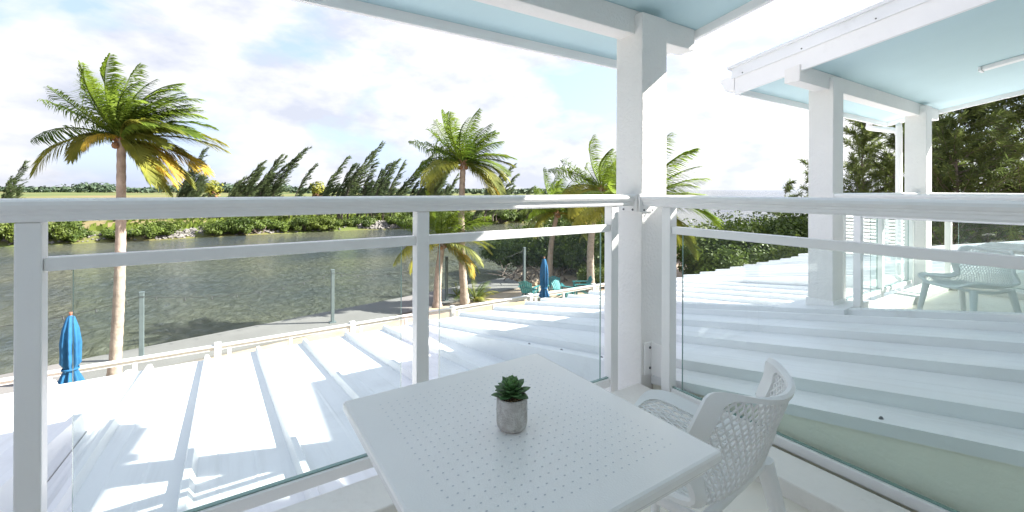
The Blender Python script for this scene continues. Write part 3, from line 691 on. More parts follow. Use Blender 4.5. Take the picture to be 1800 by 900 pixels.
def make_umbrella(label):
    t_ = thing('closed_umbrella', label, 'umbrella', (0, 0, 0), 'closed blue patio umbrellas')
    MB().tube([(0, 0, 0), (0, 0, 2.14)], .022, 10).build('pole', 'umbrella_pole', t_)
    m = MB(); NS = 48; prof = [(2.10, .02), (2.06, .075), (1.85, .135), (1.6, .15), (1.42, .145), (1.26, .150), (1.18, .105), (1.14, .10), (1.05, .135), (.94, .175), (.86, .19)]
    prof = [(z, r*.76) for z, r in prof]
    vs = []
    for i, (z, r) in enumerate(prof):
        for k in range(NS):
            a_ = 2*PI*k/NS; am = .30*min(1, (2.1-z)/.5)*(.55 if abs(z-1.16) < .05 else 1)
            rr = r*(1+am*math.cos(8*a_+.35*i)+.10*am*math.sin(19*a_+i)); vs.append((rr*math.cos(a_+.05*i), rr*math.sin(a_+.05*i), z+(.035*math.cos(8*a_+.35*i) if i == len(prof)-1 else 0)))
    m.add(vs, [(i*NS+k, i*NS+(k+1) % NS, (i+1)*NS+(k+1) % NS, (i+1)*NS+k) for i in range(len(prof)-1) for k in range(NS)], 0, True)
    cn = m.build('canopy', 'umbrella_blue', t_, fix=True)
    MB().lathe([(.112, 1.175), (.122, 1.165), (.122, 1.145), (.112, 1.135)], 0, 0, 24).build('tie_strap', 'umbrella_blue', cn)
    MB().lathe([(.0001, 2.15), (.018, 2.145), (.03, 2.15), (.02, 2.11), (.02, 2.10)], 0, 0, 12).build('finial', 'umbrella_pole', t_)
    MB().lathe([(.0001, .09), (.05, .09), (.06, .06), (.22, .05), (.25, .0)], 0, 0, 20).build('base', 'grey_post', t_)
    return t_
um = make_umbrella('closed blue umbrella behind the left glass pane, left of the tall palm trunk')
p_ = ray(125, 7.75, 0); um.location = Vector((p_.x, p_.y, GZ))*K
p_ = ray(957, 14.2, 0); dup(um, (p_.x, p_.y, GZ), .4, 'closed blue umbrella beside the teal chairs near the mangroves')

def make_adirondack(label):
    t_ = thing('adirondack_chair', label, 'chair', (0, 0, 0), 'teal slatted garden chairs')
    for k in range(6):
        x_ = -.21+.084*k; hgt = .80-.035*abs(k-2.5)
        MB().hexa([(x_-.036, -.20, .26), (x_+.036, -.20, .26), (x_+.036, -.18, .26), (x_-.036, -.18, .26)], [(x_*1.12-.038, -.42, hgt), (x_*1.12+.038, -.42, hgt), (x_*1.12+.038, -.40, hgt), (x_*1.12-.038, -.40, hgt)]).build('back_slat', 'teal_plastic', t_)
    for k in range(5):
        y_ = -.14+.085*k; MB().hexa([(-.24, y_-.036, .25+.022*k), (.24, y_-.036, .25+.022*k), (.24, y_+.036, .268+.022*k), (-.24, y_+.036, .268+.022*k)], [(-.24, y_-.036, .27+.022*k), (.24, y_-.036, .27+.022*k), (.24, y_+.036, .288+.022*k), (-.24, y_+.036, .288+.022*k)]).build('seat_slat', 'teal_plastic', t_)
    for sx in (-1, 1):
        bx(sx*.30-.05, sx*.30+.05, -.32, .30, .50, .52).build('armrest', 'teal_plastic', t_)
        bx(sx*.27-.018, sx*.27+.018, .20, .28, 0, .50).build('leg', 'teal_plastic', t_)
        MB().hexa([(sx*.25-.015, -.40, 0), (sx*.25+.015, -.40, 0), (sx*.25+.015, -.32, 0), (sx*.25-.015, -.32, 0)], [(sx*.25-.015, .18, .33), (sx*.25+.015, .18, .33), (sx*.25+.015, .26, .33), (sx*.25-.015, .26, .33)]).build('leg', 'teal_plastic', t_)
    MB().box(-.27, .27, -.34, -.30, .44, .50).build('back_brace', 'teal_plastic', t_)
    return t_
ad = make_adirondack('teal slatted garden chair just right of the far blue umbrella, its back to the water')
def put(o, px, t): p = ray(px, t, 0); o.location = Vector((p.x, p.y, GZ))*K
put(ad, 976, 17.6); ad.rotation_euler.z = math.radians(150)
for px, t, rz, lb in ((931, 17.4, -60, 'teal slatted garden chair left of the far blue umbrella, turned toward it'), (1022, 18.0, 60, 'teal slatted garden chair farthest right, low in front of the green shrub'), (946, 13.9, 20, 'teal slatted garden chair nearest the roof edge, mostly hidden below the far umbrella'), (992, 17.0, 200, 'teal slatted garden chair low behind the roof edge, second from the right')):
    p_ = ray(px, t, 0); dup(ad, (p_.x, p_.y, GZ), math.radians(rz), lb)

# ------------------------------------------------------------------ plants
WIND = Vector((.8368, -.5476, 0.05)).normalized()
def frond_mesh(rng, az, el, L, grav, wind, nl=56, lw=.014, ll=.34, fold=.3, roll=0):
    d_ = Vector((math.cos(az)*math.cos(el), math.sin(az)*math.cos(el), math.sin(el))); p = Vector((0, 0, 0)); pts = [p.copy()]; dirs = [d_.copy()]
    ns = 16
    for i in range(ns):
        s = i/ns; d_ = (d_+Vector((0, 0, -1))*grav*(0.3+1.2*s)/ns*2.0+WIND*wind*(.3+s)/ns*2.0).normalized(); p = p+d_*L/ns; pts.append(p.copy()); dirs.append(d_.copy())
    m = MB(); m.tube(pts, [.028*(1-.88*(i/ns)) for i in range(ns+1)], 5, 0, False)
    for i in range(nl):
        s = .12+.88*i/(nl-1); f = s*ns; k = min(int(f), ns-1); c_ = pts[k].lerp(pts[k+1], f-k); dd = dirs[k].lerp(dirs[k+1], f-k).normalized()
        side = dd.cross(Vector((0, 0, 1)))
        if side.length < .1: side = Vector((1, 0, 0))
        side.normalize(); upv = side.cross(dd).normalized()
        if roll: q = Quaternion(dd, roll); side = q @ side; upv = q @ upv
        le = ll*L*(.45+.75*math.sin(PI*min(1, (s*.9+.08))))*.72*rng.uniform(.85, 1.12)
        if s > .9: le *= .75
        for sg_ in (-1, 1):
            a_ = dd*(.55+.5*s)+side*sg_*.85+upv*fold*rng.uniform(-.2, 1); a_.normalize()
            a1 = (a_+Vector((0, 0, -1))*rng.uniform(.25, .55)+WIND*wind*1.1).normalized(); a2 = (a1+Vector((0, 0, -1))*rng.uniform(.45, .9)+WIND*wind*1.5).normalized()
            q0 = c_; q1 = c_+a1*le*.5; q2 = q1+a2*le*.5; wv = a1.cross(upv)
            if wv.length < .05: wv = dd.copy()
            wv = (wv.normalized()+upv*.4*sg_).normalized(); w_ = lw*L*.72
            m.add([q0-wv*w_*.45, q0+wv*w_*.45, q1+wv*w_*.8, q1-wv*w_*.8, q2+wv*w_*.08, q2-wv*w_*.08], [(0, 1, 2, 3), (3, 2, 4, 5)])
    return m
def palm(label, base, crown, R_, seed, tr=(.13, .085), wind=.45, nf=26, bend=0.15, yellow=.25, upbias=0, explicit=None, nl=58, swept_=True):
    rng = random.Random(seed); base = Vector(base); crown = Vector(crown)
    t_ = thing('coconut_palm', label, 'palm tree', tuple(base), 'coconut palms on the shore')
    n_ = 22; pts = []; rad = []
    for i in range(n_*2+1):
        s = i/(2*n_); p = base.lerp(crown, s); off = WIND*bend*math.sin(PI*s)+Vector((.3, .8, 0))*bend*.15*math.sin(2*PI*s); p = p-off
        pts.append(p); r_ = tr[0]*(1-s)+tr[1]*s
        if s < .1: r_ *= 1+.35*(1-s/.1)
        rad.append(r_*(1.05 if i % 2 else .96))
    MB().tube(pts, rad, 12).build('trunk', 'palm_bark', t_)
    m = MB()
    for k in range(26):
        a_ = rng.random()*2*PI; e_ = rng.uniform(-.9, .9); d_ = Vector((math.cos(a_)*math.cos(e_), math.sin(a_)*math.cos(e_), math.sin(e_)))
        m.tube([crown+Vector((0, 0, rng.uniform(-.16, .10))), crown+d_*rng.uniform(.10, .24)*R_*.6+Vector((0, 0, -.05))], [.04*R_*.6, .012], 5)
    stuff(m.build('boot_fibres', 'dead_brown', t_))
    ng = Vector((0, 0, 0))
    specs = []
    for k in range(nf):
        f = (k+.5)/nf; el = math.radians(82-128*f**.92+upbias); az = k*ga+rng.uniform(-.35, .35); L = R_*rng.uniform(.9, 1.08)*(1-.1*max(0, f-.7))
        specs.append((az, el, L, rng.uniform(.45, .75)*(1.0 if f > .3 else .5), wind*rng.uniform(.7, 1.25)*(1 if f < .75 else .5), 'frond_yellow' if (f > .6 and rng.random() < yellow*2.2) else ('frond_olive' if f > .42 or rng.random() < .15 else 'frond_green')))
    if swept_: specs = [q for q in swept(rng, nf, R_, wind=wind, yellow=yellow) if not explicit or explicit[0](q[1], q[0])]+(explicit[1] if explicit else [])
    elif explicit: specs = [s_ for s_ in specs if explicit[0](s_)]+explicit[1]
    for az, el, L, g_, w_, mt in specs:
        fm = frond_mesh(rng, az, el, L, g_, w_, nl, roll=rng.uniform(-.5, .5)); fm.v = [tuple(Vector(v)+crown) for v in fm.v]; fm.build('frond', mt, t_)
    # a few coconuts
    for k in range(4):
        a_ = rng.random()*2*PI; c_ = crown+Vector((math.cos(a_)*.13, math.sin(a_)*.13, -.16)); mm = MB().lathe([(.0001, -.085), (.05, -.06), (.07, 0), (.05, .06), (.0001, .085)], 0, 0, 10); mm.v = [tuple(Vector(v)+c_) for v in mm.v]; mm.build('coconut', 'dead_brown', t_)
    return t_
def swept(rng, n, R_, lo=-50, hi=150, wind=.5, yellow=.3, dens=1.0):
    out = []
    for k in range(n):
        f = (k+.5)/n
        th = math.radians(75+ (1 if k % 2 else -1)*abs(f)**.85*105*dens+rng.uniform(-8, 8)); th = max(math.radians(lo), min(math.radians(hi+40), th))
        dep = rng.uniform(-.75, .75); v = Vector((.8368, -.5476, 0))*math.cos(th)+Vector((0, 0, 1))*math.sin(th)+Vector((.5476, .8368, 0))*dep; v.normalize()
        el = math.asin(v.z); az = math.atan2(v.y, v.x); low = 1-(v.z+1)/2
        L = R_*rng.uniform(.88, 1.1)*(1.05-.25*max(0, low-.45))
        mt = 'frond_green' if v.z > .55 or (v.z > .25 and rng.random() < .6) else ('frond_yellow' if v.z < .1 and rng.random() < yellow*1.6 else 'frond_olive')
        g = .25+(1.15 if v.z < .35 else .8)*max(0, .78-abs(v.z))*rng.uniform(.7, 1.25); w = wind*rng.uniform(.6, 1.2)*(1 if v.z > .2 else .45)
        out.append((az, el, L, g, w, mt))
    return out
RIGHT = math.atan2(-.5476, .8368); TOW = RIGHT-PI/2      # azimuths: picture right, toward the viewer
LEFT = RIGHT+PI
def gp(px, t, z=None): p = ray(px, t, 0); p.z = GZ if z is None else z; return p
palm('tall coconut palm at the left, green and yellow fronds blown to the right', gp(201, 9.8), ray(213, 9.8, 1.08), 1.62, 11, tr=(.115, .078), wind=.75, nf=42, bend=-.06, yellow=.2, upbias=14, nl=60,
     explicit=(lambda e_, a_: not (e_ < .3 and math.cos(a_-RIGHT) < .05), [(LEFT, .5, 1.45, 1.5, .0, 'frond_olive'), (LEFT+.25, .25, 1.95, 1.15, .0, 'frond_olive'), (LEFT-.3, 1.0, 1.9, .15, -.05, 'frond_green'),
                       (RIGHT+.2, -.1, 1.95, .55, .25, 'frond_yellow'), (RIGHT-.3, -.35, 1.85, .5, .2, 'frond_yellow'), (TOW-.5, .5, .85, 1.6, .1, 'frond_yellow'), (RIGHT+.1, -.8, 1.6, .3, .1, 'frond_olive'), (RIGHT+.3, .2, 2.1, .45, .3, 'frond_olive'), (RIGHT, .75, 1.95, .6, .5, 'frond_green'), (RIGHT+.3, 1.0, 1.9, .5, .5, 'frond_green'), (RIGHT-.4, 1.15, 1.95, .5, .8, 'frond_green'), (RIGHT+.5, .65, 1.9, .6, .7, 'frond_green'), (RIGHT-.2, .5, 2.0, .7, .6, 'frond_green'), (TOW+.3, 1.1, 1.6, .8, .9, 'frond_green'), (LEFT-.6, 1.25, 1.85, .3, .45, 'frond_green'), (TOW+.7, .75, 1.6, 1.0, .9, 'frond_olive'), (RIGHT, 1.3, 1.9, .4, .8, 'frond_green'), (RIGHT+.15, .3, 2.2, .5, .4, 'frond_olive')]))
palm('tall coconut palm right of the middle railing post, full crown above the handrail', gp(818, 16.5, GZ), ray(814, 16.5, .93), 1.95, 23, tr=(.15, .10), wind=.45, nf=38, bend=.1, yellow=.14, upbias=6)
palm('short coconut palm with reddish trunk, its crown below the handrail beside the middle post', gp(769, 16.2), ray(778, 16.2, -2.0), 1.9, 31, tr=(.15, .11), wind=.3, nf=20, bend=.05, yellow=.2)
palm('coconut palm behind the far blue umbrella with arching crown at handrail height', gp(967, 21), ray(980, 21, -1.15), 2.0, 47, tr=(.15, .10), wind=.55, nf=22, bend=.12, yellow=.14)
palm('leaning coconut palm just left of the corner column with wind-blown crown', gp(1040, 18.7), ray(1057, 18.7, .05), 2.15, 53, tr=(.17, .11), wind=.8, nf=24, bend=.22, yellow=.2, upbias=14)
palm('coconut palm behind the corner column, only its right-hand fronds showing', gp(1112, 12.4), ray(1120, 12.4, -.50), 2.0, 61, tr=(.15, .10), wind=.5, nf=30, bend=.1, yellow=.14)
def young_palm(px, t, label, s=1.0, seed=1):
    p = gp(px, t); rng = random.Random(seed); t_ = thing('young_palm', label, 'palm', tuple(p), 'low young palms')
    for k in range(11):
        fm = frond_mesh(rng, k*ga, math.radians(78-5*k), .95*s, .7, .3, 22, lw=.02, ll=.38); fm.v = [tuple(Vector(v)+p) for v in fm.v]; fm.build('frond', 'frond_olive' if k % 3 else 'frond_green', t_)
young_palm(838, 17.0, 'young palm sprouting from the sand right of the two palm trunks', 1.0, 3)
young_palm(806, 17.6, 'brown low palm stump with short fronds between the palm trunks', .6, 4)

def leaves(m, c, r, n, size, rng, flat=.75, shell_=.55):
    """leaf quads through a lumpy ball"""
    for _ in range(n):
        d_ = Vector((rng.gauss(0, 1), rng.gauss(0, 1), rng.gauss(0, 1))); d_.normalize()
        rr = r*(shell_+(1-shell_)*rng.random()**.5); p = c+Vector((d_.x*rr, d_.y*rr, d_.z*rr*flat))
        nn = (d_+Vector((rng.uniform(-.7, .7), rng.uniform(-.7, .7), rng.uniform(-.2, .9)))).normalized(); a_ = nn.orthogonal().normalized(); a_ = Quaternion(nn, rng.random()*2*PI) @ a_; b_ = nn.cross(a_)
        s = size*rng.uniform(.6, 1.3)
        m.add([p-a_*s, p-b_*s*.5, p+a_*s, p+b_*s*.5], [(0, 1, 2, 3)])
def shrub_proto(name, label, catg, seed, w, h, nlobe, nleaf, size, mat, group):
    rng = random.Random(seed); t_ = thing(name, label, catg, (0, 0, 0), group)
    m = MB(); lob = []
    for k in range(nlobe):
        a_ = rng.random()*2*PI; rr = w*math.sqrt(rng.random())*.75; z_ = h*rng.uniform(.25, .85)*(1-.35*(rr/w)**2); lob.append((Vector((rr*math.cos(a_), rr*math.sin(a_), z_)), rng.uniform(.22, .38)*h))
    for c_, r_ in lob: leaves(m, c_, r_, nleaf//nlobe, size, rng)
    for _ in range(nleaf//10):
        c_, r_ = rng.choice(lob); d_ = Vector((rng.gauss(0, 1), rng.gauss(0, 1), abs(rng.gauss(0, 1)))).normalized(); leaves(m, c_+d_*r_*1.15, size*1.5, 2, size, rng)
    m.build('crown', mat, t_)
    m = MB()
    for c_, r_ in lob:
        b_ = Vector((rng.uniform(-.15, .15)*w, rng.uniform(-.15, .15)*w, -.15)); q_ = b_.lerp(c_, .5)+Vector((rng.uniform(-.1, .1), rng.uniform(-.1, .1), 0))*w; m.tube([b_, q_, c_], [.035*h, .022*h, .008*h], 5)
    m.build('trunk', 'bark_grey', t_)
    return t_
SHR = 'green shrubs along the opposite bank'
rng = random.Random(77)
sh1 = shrub_proto('mangrove_shrub', 'low green mangrove shrub at the water edge of the opposite bank', 'shrub', 1, 1.5, 1.7, 14, 2600, .11, 'mangrove_bright', SHR)
sh2 = shrub_proto('mangrove_shrub', 'low green mangrove shrub at the water edge of the opposite bank', 'shrub', 2, 1.9, 1.35, 16, 2600, .11, 'mangrove', SHR)
def col_of(x, y): return 900+775*(.8368*x-.5476*y)/(.5476*x+.8368*y)
ORD = ['first', 'second', 'third', 'fourth', 'fifth', 'sixth', 'seventh', 'eighth', 'ninth', 'tenth', 'eleventh', 'twelfth', 'thirteenth', 'fourteenth', 'fifteenth', 'sixteenth', 'seventeenth', 'eighteenth', 'nineteenth', 'twentieth']+['further' for _ in range(20)]
MARKS = [(-50, 'left of the tall left palm trunk'), (215, 'between the tall left palm and the loose pines'), (395, 'below the loose leaning pines'), (575, 'below the broad dark pine'), (740, 'below the middle palm crown'), (880, 'between the middle palm and the arching palm'), (1000, 'just left of the corner column')]
def place_row(pts, what, group, zz, fl=1.0):
    cnt = {}
    for x, y, s in sorted(pts, key=lambda q: col_of(q[0], q[1])):
        mk_ = [m_ for m_ in MARKS if col_of(x, y) >= m_[0]][-1][1]; cnt[mk_] = cnt.get(mk_, 0)+1
        lb = ORD[cnt[mk_]-1]+' '+what+' '+mk_
        k = rng.choice((0, 1)); sc = (s*fl, s*fl, s*rng.uniform(.85, 1.2)*(.8 if fl > 1 else 1))
        if k not in used: used.add(k); o = first[k]; o.location = Vector((x, y, zz))*K; o.scale = sc; o['label'] = lb; o['group'] = group
        else: dup(first[k], (x, y, zz), rng.random()*6.28, lb, group, scale=sc)
first = {0: sh1, 1: sh2}; used = set(); row = []; x = -24.0
while x < 50:
    y = shore_y(x)+rng.uniform(-.1, .9); c_ = col_of(x, y)
    if -20 < c_ < 1085 and not (14.5 < x < 18.5 or -3.8 < x < -2.6): row.append((x, y, rng.uniform(.75, 1.25)*(1.2 if x > 20 else .9)))
    x += rng.uniform(1.1, 2.2)
place_row(row, 'shrub at the far water edge', SHR, WZ+.1)
row = []
while len(row) < 30:
    x = rng.uniform(-26, 62); y = 55+rng.uniform(7, 34)
    if 0 < col_of(x, y) < 1080: row.append((x, y, rng.uniform(.7, 1.3)))
place_row(row, 'low bush on the far field', 'low bushes scattered over the far field', GZ-.1, 1.2)
# shore rocks: riprap heaps
rk = MB(); rr_ = random.Random(9)
def rock(m, c, s, rg):
    vs = [];
    for dx, dy, dz in ((1, 0, 0), (-1, 0, 0), (0, 1, 0), (0, -1, 0), (0, 0, 1), (0, 0, -.6), (.7, .7, .5), (-.7, .6, .5), (-.6, -.7, .55), (.7, -.6, .4)):
        vs.append(c+Vector((dx, dy, dz))*s*rg.uniform(.7, 1.15))
    bm = bmesh.new(); [bm.verts.new(v) for v in vs]; bmesh.ops.convex_hull(bm, input=bm.verts); bm.verts.ensure_lookup_table(); bm.verts.index_update()
    m.add([v.co.copy() for v in bm.verts], [tuple(v.index for v in f.verts) for f in bm.faces]); bm.free()
for x0_, x1_, n_, s0_ in ((13.8, 19.5, 240, .26), (-5.5, -1.5, 90, .24), (-30, 46, 420, .16), (0, 9, 60, .2)):
    for _ in range(n_):
        x = rr_.uniform(x0_, x1_); v = rr_.random(); rock(rk, Vector((x, shore_y(x)-.25+v*1.5, WZ+.0+v*.75)), s0_*rr_.uniform(.5, 1.3), rr_)
stuff(tag(rk.build('shore_rocks', 'rock'), 'grey rocks piled along the far shore line', 'rocks'))
rk = MB()
for _ in range(330):
    a_ = rr_.random(); x = 11.6+a_*7.5+rr_.uniform(-.4, .4); y = 17.0+a_*4.6+rr_.uniform(-1.2, .6); rock(rk, Vector((x, y, GZ+.02)), rr_.uniform(.07, .22), rr_)
stuff(tag(rk.build('beach_rubble', 'sand'), 'pale orange rocks and driftwood rubble at the foot of the near mangroves', 'rocks'))

# near mangroves on the right shore
NG = 'mangroves on the near shore'
n1_ = shrub_proto('mangrove_tree', 'dense green mangrove right of the sea wall end, left of the far umbrella', 'tree', 5, 2.0, 2.3, 22, 9000, .085, 'mangrove', NG)
n2_ = shrub_proto('mangrove_tree', 'dense dark mangrove behind the far umbrella', 'tree', 6, 2.4, 3.0, 26, 11000, .085, 'mangrove', NG)
n3_ = shrub_proto('mangrove_tree', 'bright green mangrove right of the corner column beyond the metal roof', 'tree', 7, 2.2, 2.6, 22, 9000, .09, 'mangrove_bright', NG)
def at(o, px, t, s=1, rz=0): p = gp(px, t); o.location = Vector((p.x, p.y, GZ-.15))*K; o.scale = (s,)*3; o.rotation_euler.z = rz
at(n1_, 925, 25.5, .95); at(n2_, 985, 24.5, 1.0, 1); at(n3_, 1262, 21, 1.05, 2)
for o, px, t, s, rz, lb in ((n1_, 885, 26.5, .7, 3, 'smallest mangrove at the tip of the near spit beside the open water'), (n2_, 1030, 24, 1.0, 4, 'dark mangrove between the two slender palm trunks'), (n2_, 1075, 22, 1.0, 5, 'dark mangrove beside the left edge of the corner column'),
                            (n3_, 1052, 19.6, .42, 5, 'low bright green bush at the foot of the leaning palm'), (n1_, 1230, 27, .95, 1, 'mangrove under the drooping palm fronds right of the corner column'), (n2_, 1330, 23, 1.05, 2, 'tall dark mangrove in the gap between the corner column and the far column'),
                            (n2_, 1385, 21, 1.02, 6, 'dark mangrove just left of the far column above the stepped eave'), (n3_, 1400, 18, .9, 3, 'bright mangrove touching the far column above the stepped eave'), (n1_, 1300, 18.6, .85, 4, 'bushy mangrove just beyond the stepped roof eave'),
                            (n2_, 1450, 22, 1.2, 1, 'mangrove hidden behind the far column'), (n2_, 1520, 23, 1.25, 2, 'dark mangrove behind the white louvre screen'), (n2_, 1600, 23, 1.25, 3, 'dark mangrove behind the downpipe column'), (n1_, 1690, 22, 1.4, 0, 'dark mangrove seen through the far side railing'), (n2_, 1780, 21, 1.3, 5, 'dark mangrove at the right edge behind the far railing')):
    p = gp(px, t); dup(o, (p.x, p.y, GZ-.15), rz, lb, scale=s)

# driftwood roots at the foot of the mangroves
dw = MB(); rg = random.Random(21)
for _ in range(70):
    p = gp(rg.uniform(880, 1060), rg.uniform(20.5, 23)); a_ = rg.random()*6.28; l_ = rg.uniform(.4, 1.2); q = p+Vector((math.cos(a_)*l_, math.sin(a_)*l_, rg.uniform(.1, .7)))
    dw.tube([p, p.lerp(q, .5)+Vector((0, 0, rg.uniform(0, .25))), q], [.03, .022, .008], 5)
stuff(tag(dw.build('driftwood', 'bark_grey'), 'tangle of grey dead roots and driftwood below the near mangroves', 'driftwood'))

# casuarinas (feathery pines)
def plumes(name, label, seed, H, lean, nst, wide, mat, group):
    rng = random.Random(seed); t_ = thing(name, label, 'tree', (0, 0, 0), group); wood = MB(); fol = MB()
    RT = Vector((.8368, -.5476, 0)); FW = Vector((.5476, .8368, 0))
    for j in range(nst):
        f = j/max(1, nst-1); h = H*(1 if j == 0 else rng.uniform(.45, .92)); b = RT*wide*rng.uniform(-.5, .5)+FW*rng.uniform(-1, 1)
        if j == 0: b = RT*0
        ln = lean*rng.uniform(.6, 1.35); tp = [b+Vector((0, 0, h*q/10))+RT*ln*h*.75*(q/10)**1.7+Vector((rng.uniform(-.012, .012), rng.uniform(-.012, .012), 0))*h for q in range(11)]
        wood.tube(tp, [.015*h*(1-.92*q/10) for q in range(11)], 5)
        nb = int(44*h/8)+8
        for k in range(nb):
            s_ = .12+.88*(k+rng.random())/nb; i = min(int(s_*10), 9); p0 = tp[i].lerp(tp[i+1], s_*10-i); a_ = rng.random()*2*PI
            dd = (Vector((math.cos(a_), math.sin(a_), rng.uniform(.1, .9)))*.75+WIND*.8+(tp[i+1]-tp[i]).normalized()*.35).normalized(); L = h*.20*(1.12-s_)**.75*rng.uniform(.4, 1.3)+.25
            pts = [p0]
            for q in range(4): dd = (dd+WIND*.12+Vector((0, 0, .05))).normalized(); pts.append(pts[-1]+dd*L/4)
            wood.tube(pts, [.03, .022, .016, .01, .006], 3, 0, False)
            for q in range(int(20+16*L)):
                u = rng.random()*3.999; i2 = int(u); p = pts[i2].lerp(pts[i2+1], u-i2); v = (dd*.9+Vector((rng.gauss(0, .4), rng.gauss(0, .4), rng.gauss(0, .35)))+WIND*.5).normalized(); l_ = rng.uniform(.22, .55)
                w_ = v.cross(Vector((rng.gauss(0, 1), rng.gauss(0, 1), rng.gauss(0, 1)))).normalized()*rng.uniform(.018, .036); e_ = p+v*l_; m_ = p+v*l_*.5
                fol.add([p-w_*.4, p+w_*.4, m_+w_, m_-w_, e_], [(0, 1, 2, 3), (3, 2, 4)])
    fol.build('crown', mat, t_); wood.build('trunk', 'bark_grey', t_)
    return t_
def casuarina(name, label, seed, H, lean, nb, nt_, tl, tw, mat, group, spread=.35, droop=.2, wind=.9, catg='tree', trunk_r=.02, low=.12, fuzz=.45):
    rng = random.Random(seed); t_ = thing(name, label, catg, (0, 0, 0), group)
    tp = []; n_ = 12
    for i in range(n_+1):
        s = i/n_; tp.append(Vector((0, 0, 0))+Vector((0, 0, H*s*(1-.12*lean*s)))+WIND*H*lean*.5*s*s+Vector((rng.uniform(-.02, .02), rng.uniform(-.02, .02), 0))*H*s)
    wood = MB(); wood.tube(tp, [trunk_r*H*(1-.93*i/n_) for i in range(n_+1)], 7)
    fol = MB()
    for k in range(nb):
        s = low+(1-low)*(k+rng.random())/nb; f = s*n_; i = min(int(f), n_-1); b_ = tp[i].lerp(tp[i+1], f-i)
        a_ = rng.random()*2*PI; el = rng.uniform(.15, 1.0); d_ = (Vector((math.cos(a_)*math.cos(el), math.sin(a_)*math.cos(el), math.sin(el)+.25*wind))+WIND*wind*.55).normalized()
        L = H*spread*(1.08-s)**.8*rng.uniform(.6, 1.15)+H*.05; pts = [b_]; ns = 6; dd = d_
        for q in range(ns): dd = (dd+WIND*wind*.28+Vector((0, 0, -droop*.22+rng.uniform(-.05, .05)))).normalized(); pts.append(pts[-1]+dd*L/ns)
        wood.tube(pts, [trunk_r*H*.28*(1.1-s)*(1-.85*q/ns)+.004 for q in range(ns+1)], 4, 0, False)
        for q in range(nt_):
            f2 = rng.uniform(.15, 1.0)*ns; j = min(int(f2), ns-1); p = pts[j].lerp(pts[j+1], f2-j); bd = (pts[j+1]-pts[j]).normalized()
            v = (bd*.9+Vector((rng.gauss(0, fuzz), rng.gauss(0, fuzz), rng.gauss(0, fuzz)-droop*.8))+WIND*wind*.55).normalized(); l_ = tl*rng.uniform(.5, 1.35)
            w_ = v.cross(Vector((rng.gauss(0, 1), rng.gauss(0, 1), rng.gauss(0, 1)))).normalized()*tw*rng.uniform(.6, 1.2)
            e_ = p+v*l_+Vector((0, 0, -droop*l_*.3)); mdl = p+v*l_*.5
            fol.add([p-w_*.4, p+w_*.4, mdl+w_, mdl-w_, e_], [(0, 1, 2, 3), (3, 2, 4)])
    fol.build('crown', mat, t_); wood.build('trunk', 'bark_grey', t_)
    return t_
FG = 'wind-blown casuarinas on the opposite bank'
def far_h(y, t): return (329.0-y)/775*t + (E-GZ)
specs = [  # column, top row, distance, lean, branches, label
    (18, 287, 60, .35, 34, 'small feathery pine at the far left edge above the handrail'),
    (318, 262, 62, .45, 60, 'feathery pine partly hidden behind the yellow fronds of the tall left palm'),
    (345, 300, 60, .6, 34, 'low feathery pine just right of the tall left palm fronds'),
    (415, 284, 60, .75, 42, 'leaning feathery pine first to the right of the low brown palm'),
    (448, 276, 64, .8, 40, 'leaning feathery pine second to the right of the low brown palm'),
    (480, 260, 62, .7, 50, 'slender feathery pine bent to the right, tallest of the loose left cluster'),
    (530, 290, 60, 1.0, 26, 'sparse strongly leaning feathery pine left of the dense dark pine'),
    (590, 292, 60, .4, 40, 'small dark pine at the left foot of the dense dark pine'),
    (625, 252, 60, .45, 110, 'broad dense dark feathery pine, largest on the opposite bank'),
    (662, 285, 58, .5, 60, 'dark feathery pine at the right foot of the broad dense pine'),
    (705, 268, 60, .7, 46, 'slender feathery pine between the broad pine and the middle palm'),
    (735, 274, 62, .6, 50, 'feathery pine touching the left fronds of the middle palm'),
    (765, 285, 60, .5, 60, 'feathery pine behind the left half of the middle palm crown'),
    (865, 290, 60, .6, 50, 'thin grey-green pine behind the right fronds of the middle palm'),
    (915, 328, 66, .6, 26, 'tiny pine on the far field right of the middle palm'),
    (935, 333, 66, .6, 22, 'tiny pine on the far field left of the arching palm')]
for i, (px, yt, t, ln, nb, lb) in enumerate(specs):
    H = (far_h(yt, t))*1.02
    o = plumes('casuarina_tree', lb, 100+i, H/1.02, ln, (15 if nb > 100 else 7 if nb >= 50 else 5 if nb > 30 else 3), (8.0 if nb > 100 else 4.0), 'casuarina', FG)
    p = gp(px-ln*H*.45/t*775*.5, t); o.location = p*K
RG = 'tall dense casuarinas on the right'
rs = [(1425, 262, 23, 36, .30, 'thin-topped pine just left of the far column'), (1510, 205, 21, 150, .30, 'dense dark pine between the far column and the downpipe'), (1565, 225, 20, 130, .3, 'dense dark pine directly left of the downpipe'), (1600, 190, 24, 130, .3, 'dark pine mostly hidden behind the downpipe column'),
      (1672, 165, 17, 190, .35, 'tall bushy pine right of the downpipe column'), (1735, 130, 18, 200, .35, 'tall bushy pine near the right edge with bare twigs at its top'), (1800, 120, 17, 200, .35, 'tallest bushy pine cut by the right edge'), (1640, 215, 22, 120, .3, 'dark pine behind the right side of the downpipe column'), (1372, 318, 24, 20, .3, 'small sparse pine top above the handrail left of the far column')]
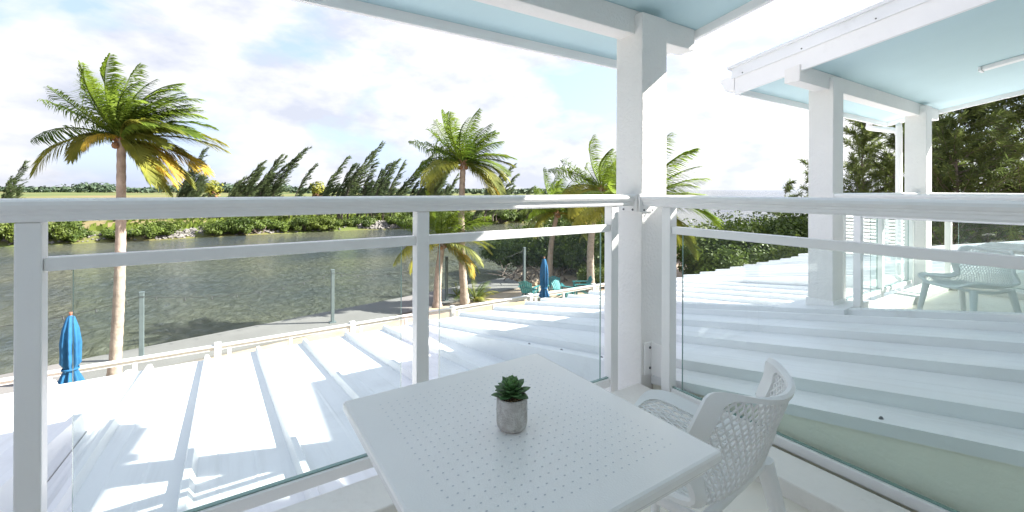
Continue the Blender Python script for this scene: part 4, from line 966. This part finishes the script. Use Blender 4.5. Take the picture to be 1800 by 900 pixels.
for i, (px, yt, t, nb, spd, lb) in enumerate(rs):
    H = (334-yt)/775*t+(E-GZ)
    o = casuarina('casuarina_tree', lb, 300+i, H, .12, int(nb*.72), 120, .30, .017, 'casuarina_dense', RG, spread=spd, droop=.18, wind=.25, fuzz=.75, trunk_r=.014, low=.18)
    o.location = gp(px, t)*K
# far treeline on the horizon and small brown palms in the field
tl_ = MB(); rg = random.Random(4)
for k in range(520):
    px = rg.uniform(-150, 1130); t = rg.uniform(330, 520); hgt = rg.uniform(3, 6.5)*(1.45 if 290 < px < 520 or 120 < px < 200 else .8)
    p = gp(px, t); 
    for q in range(4): leaves(tl_, p+Vector((rg.uniform(-6, 6), 0, hgt*.5)), hgt*.62, 12, 1.6, rg, .8, .3)
stuff(tag(tl_.build('far_treeline', 'far_tree'), 'low dark line of distant trees along the left horizon', 'trees'))
for px, t, lb in ((375, 62, 'small brown-skirted fan palm between the tall left palm and the leaning pines'), (558, 66, 'small fan palm on the far field left of the dark pine')):
    p = gp(px, t); t_ = thing('fan_palm', lb, 'palm', tuple(p)); MB().tube([p, p+Vector((0, 0, 3.9))], [.35, .3], 8).build('trunk', 'dead_brown', t_)
    m = MB(); leaves(m, p+Vector((0, 0, 4.3)), 1.25, 260, .28, rg, .9, .3); m.build('crown', 'frond_olive', t_)
    m = MB(); leaves(m, p+Vector((0, 0, 3.3)), .75, 120, .28, rg, 1.2, .3); m.build('dead_skirt', 'dead_brown', t_)
# grass tufts on the far field (nobody could count them)
gr = MB(); rg = random.Random(8)
for _ in range(9000):
    x = rg.uniform(-60, 75); y = 56.5+rg.random()**1.6*60; 
    if mnoise.noise(Vector((x*.05, y*.12, 5))) < -.02 and rg.random() < .85: continue
    h_ = rg.uniform(.25, .75); a_ = rg.random()*PI; w_ = Vector((math.cos(a_), math.sin(a_), 0))*rg.uniform(.15, .45); p = Vector((x, y, GZ-.05))
    gr.add([p-w_, p+w_, p+w_*.5+Vector((.1, 0, h_)), p-w_*.6+Vector((.1, 0, h_*.8))], [(0, 1, 2, 3)])
stuff(tag(gr.build('field_grass', 'mangrove_bright'), 'tufts of green and yellow grass over the far field', 'grass'))
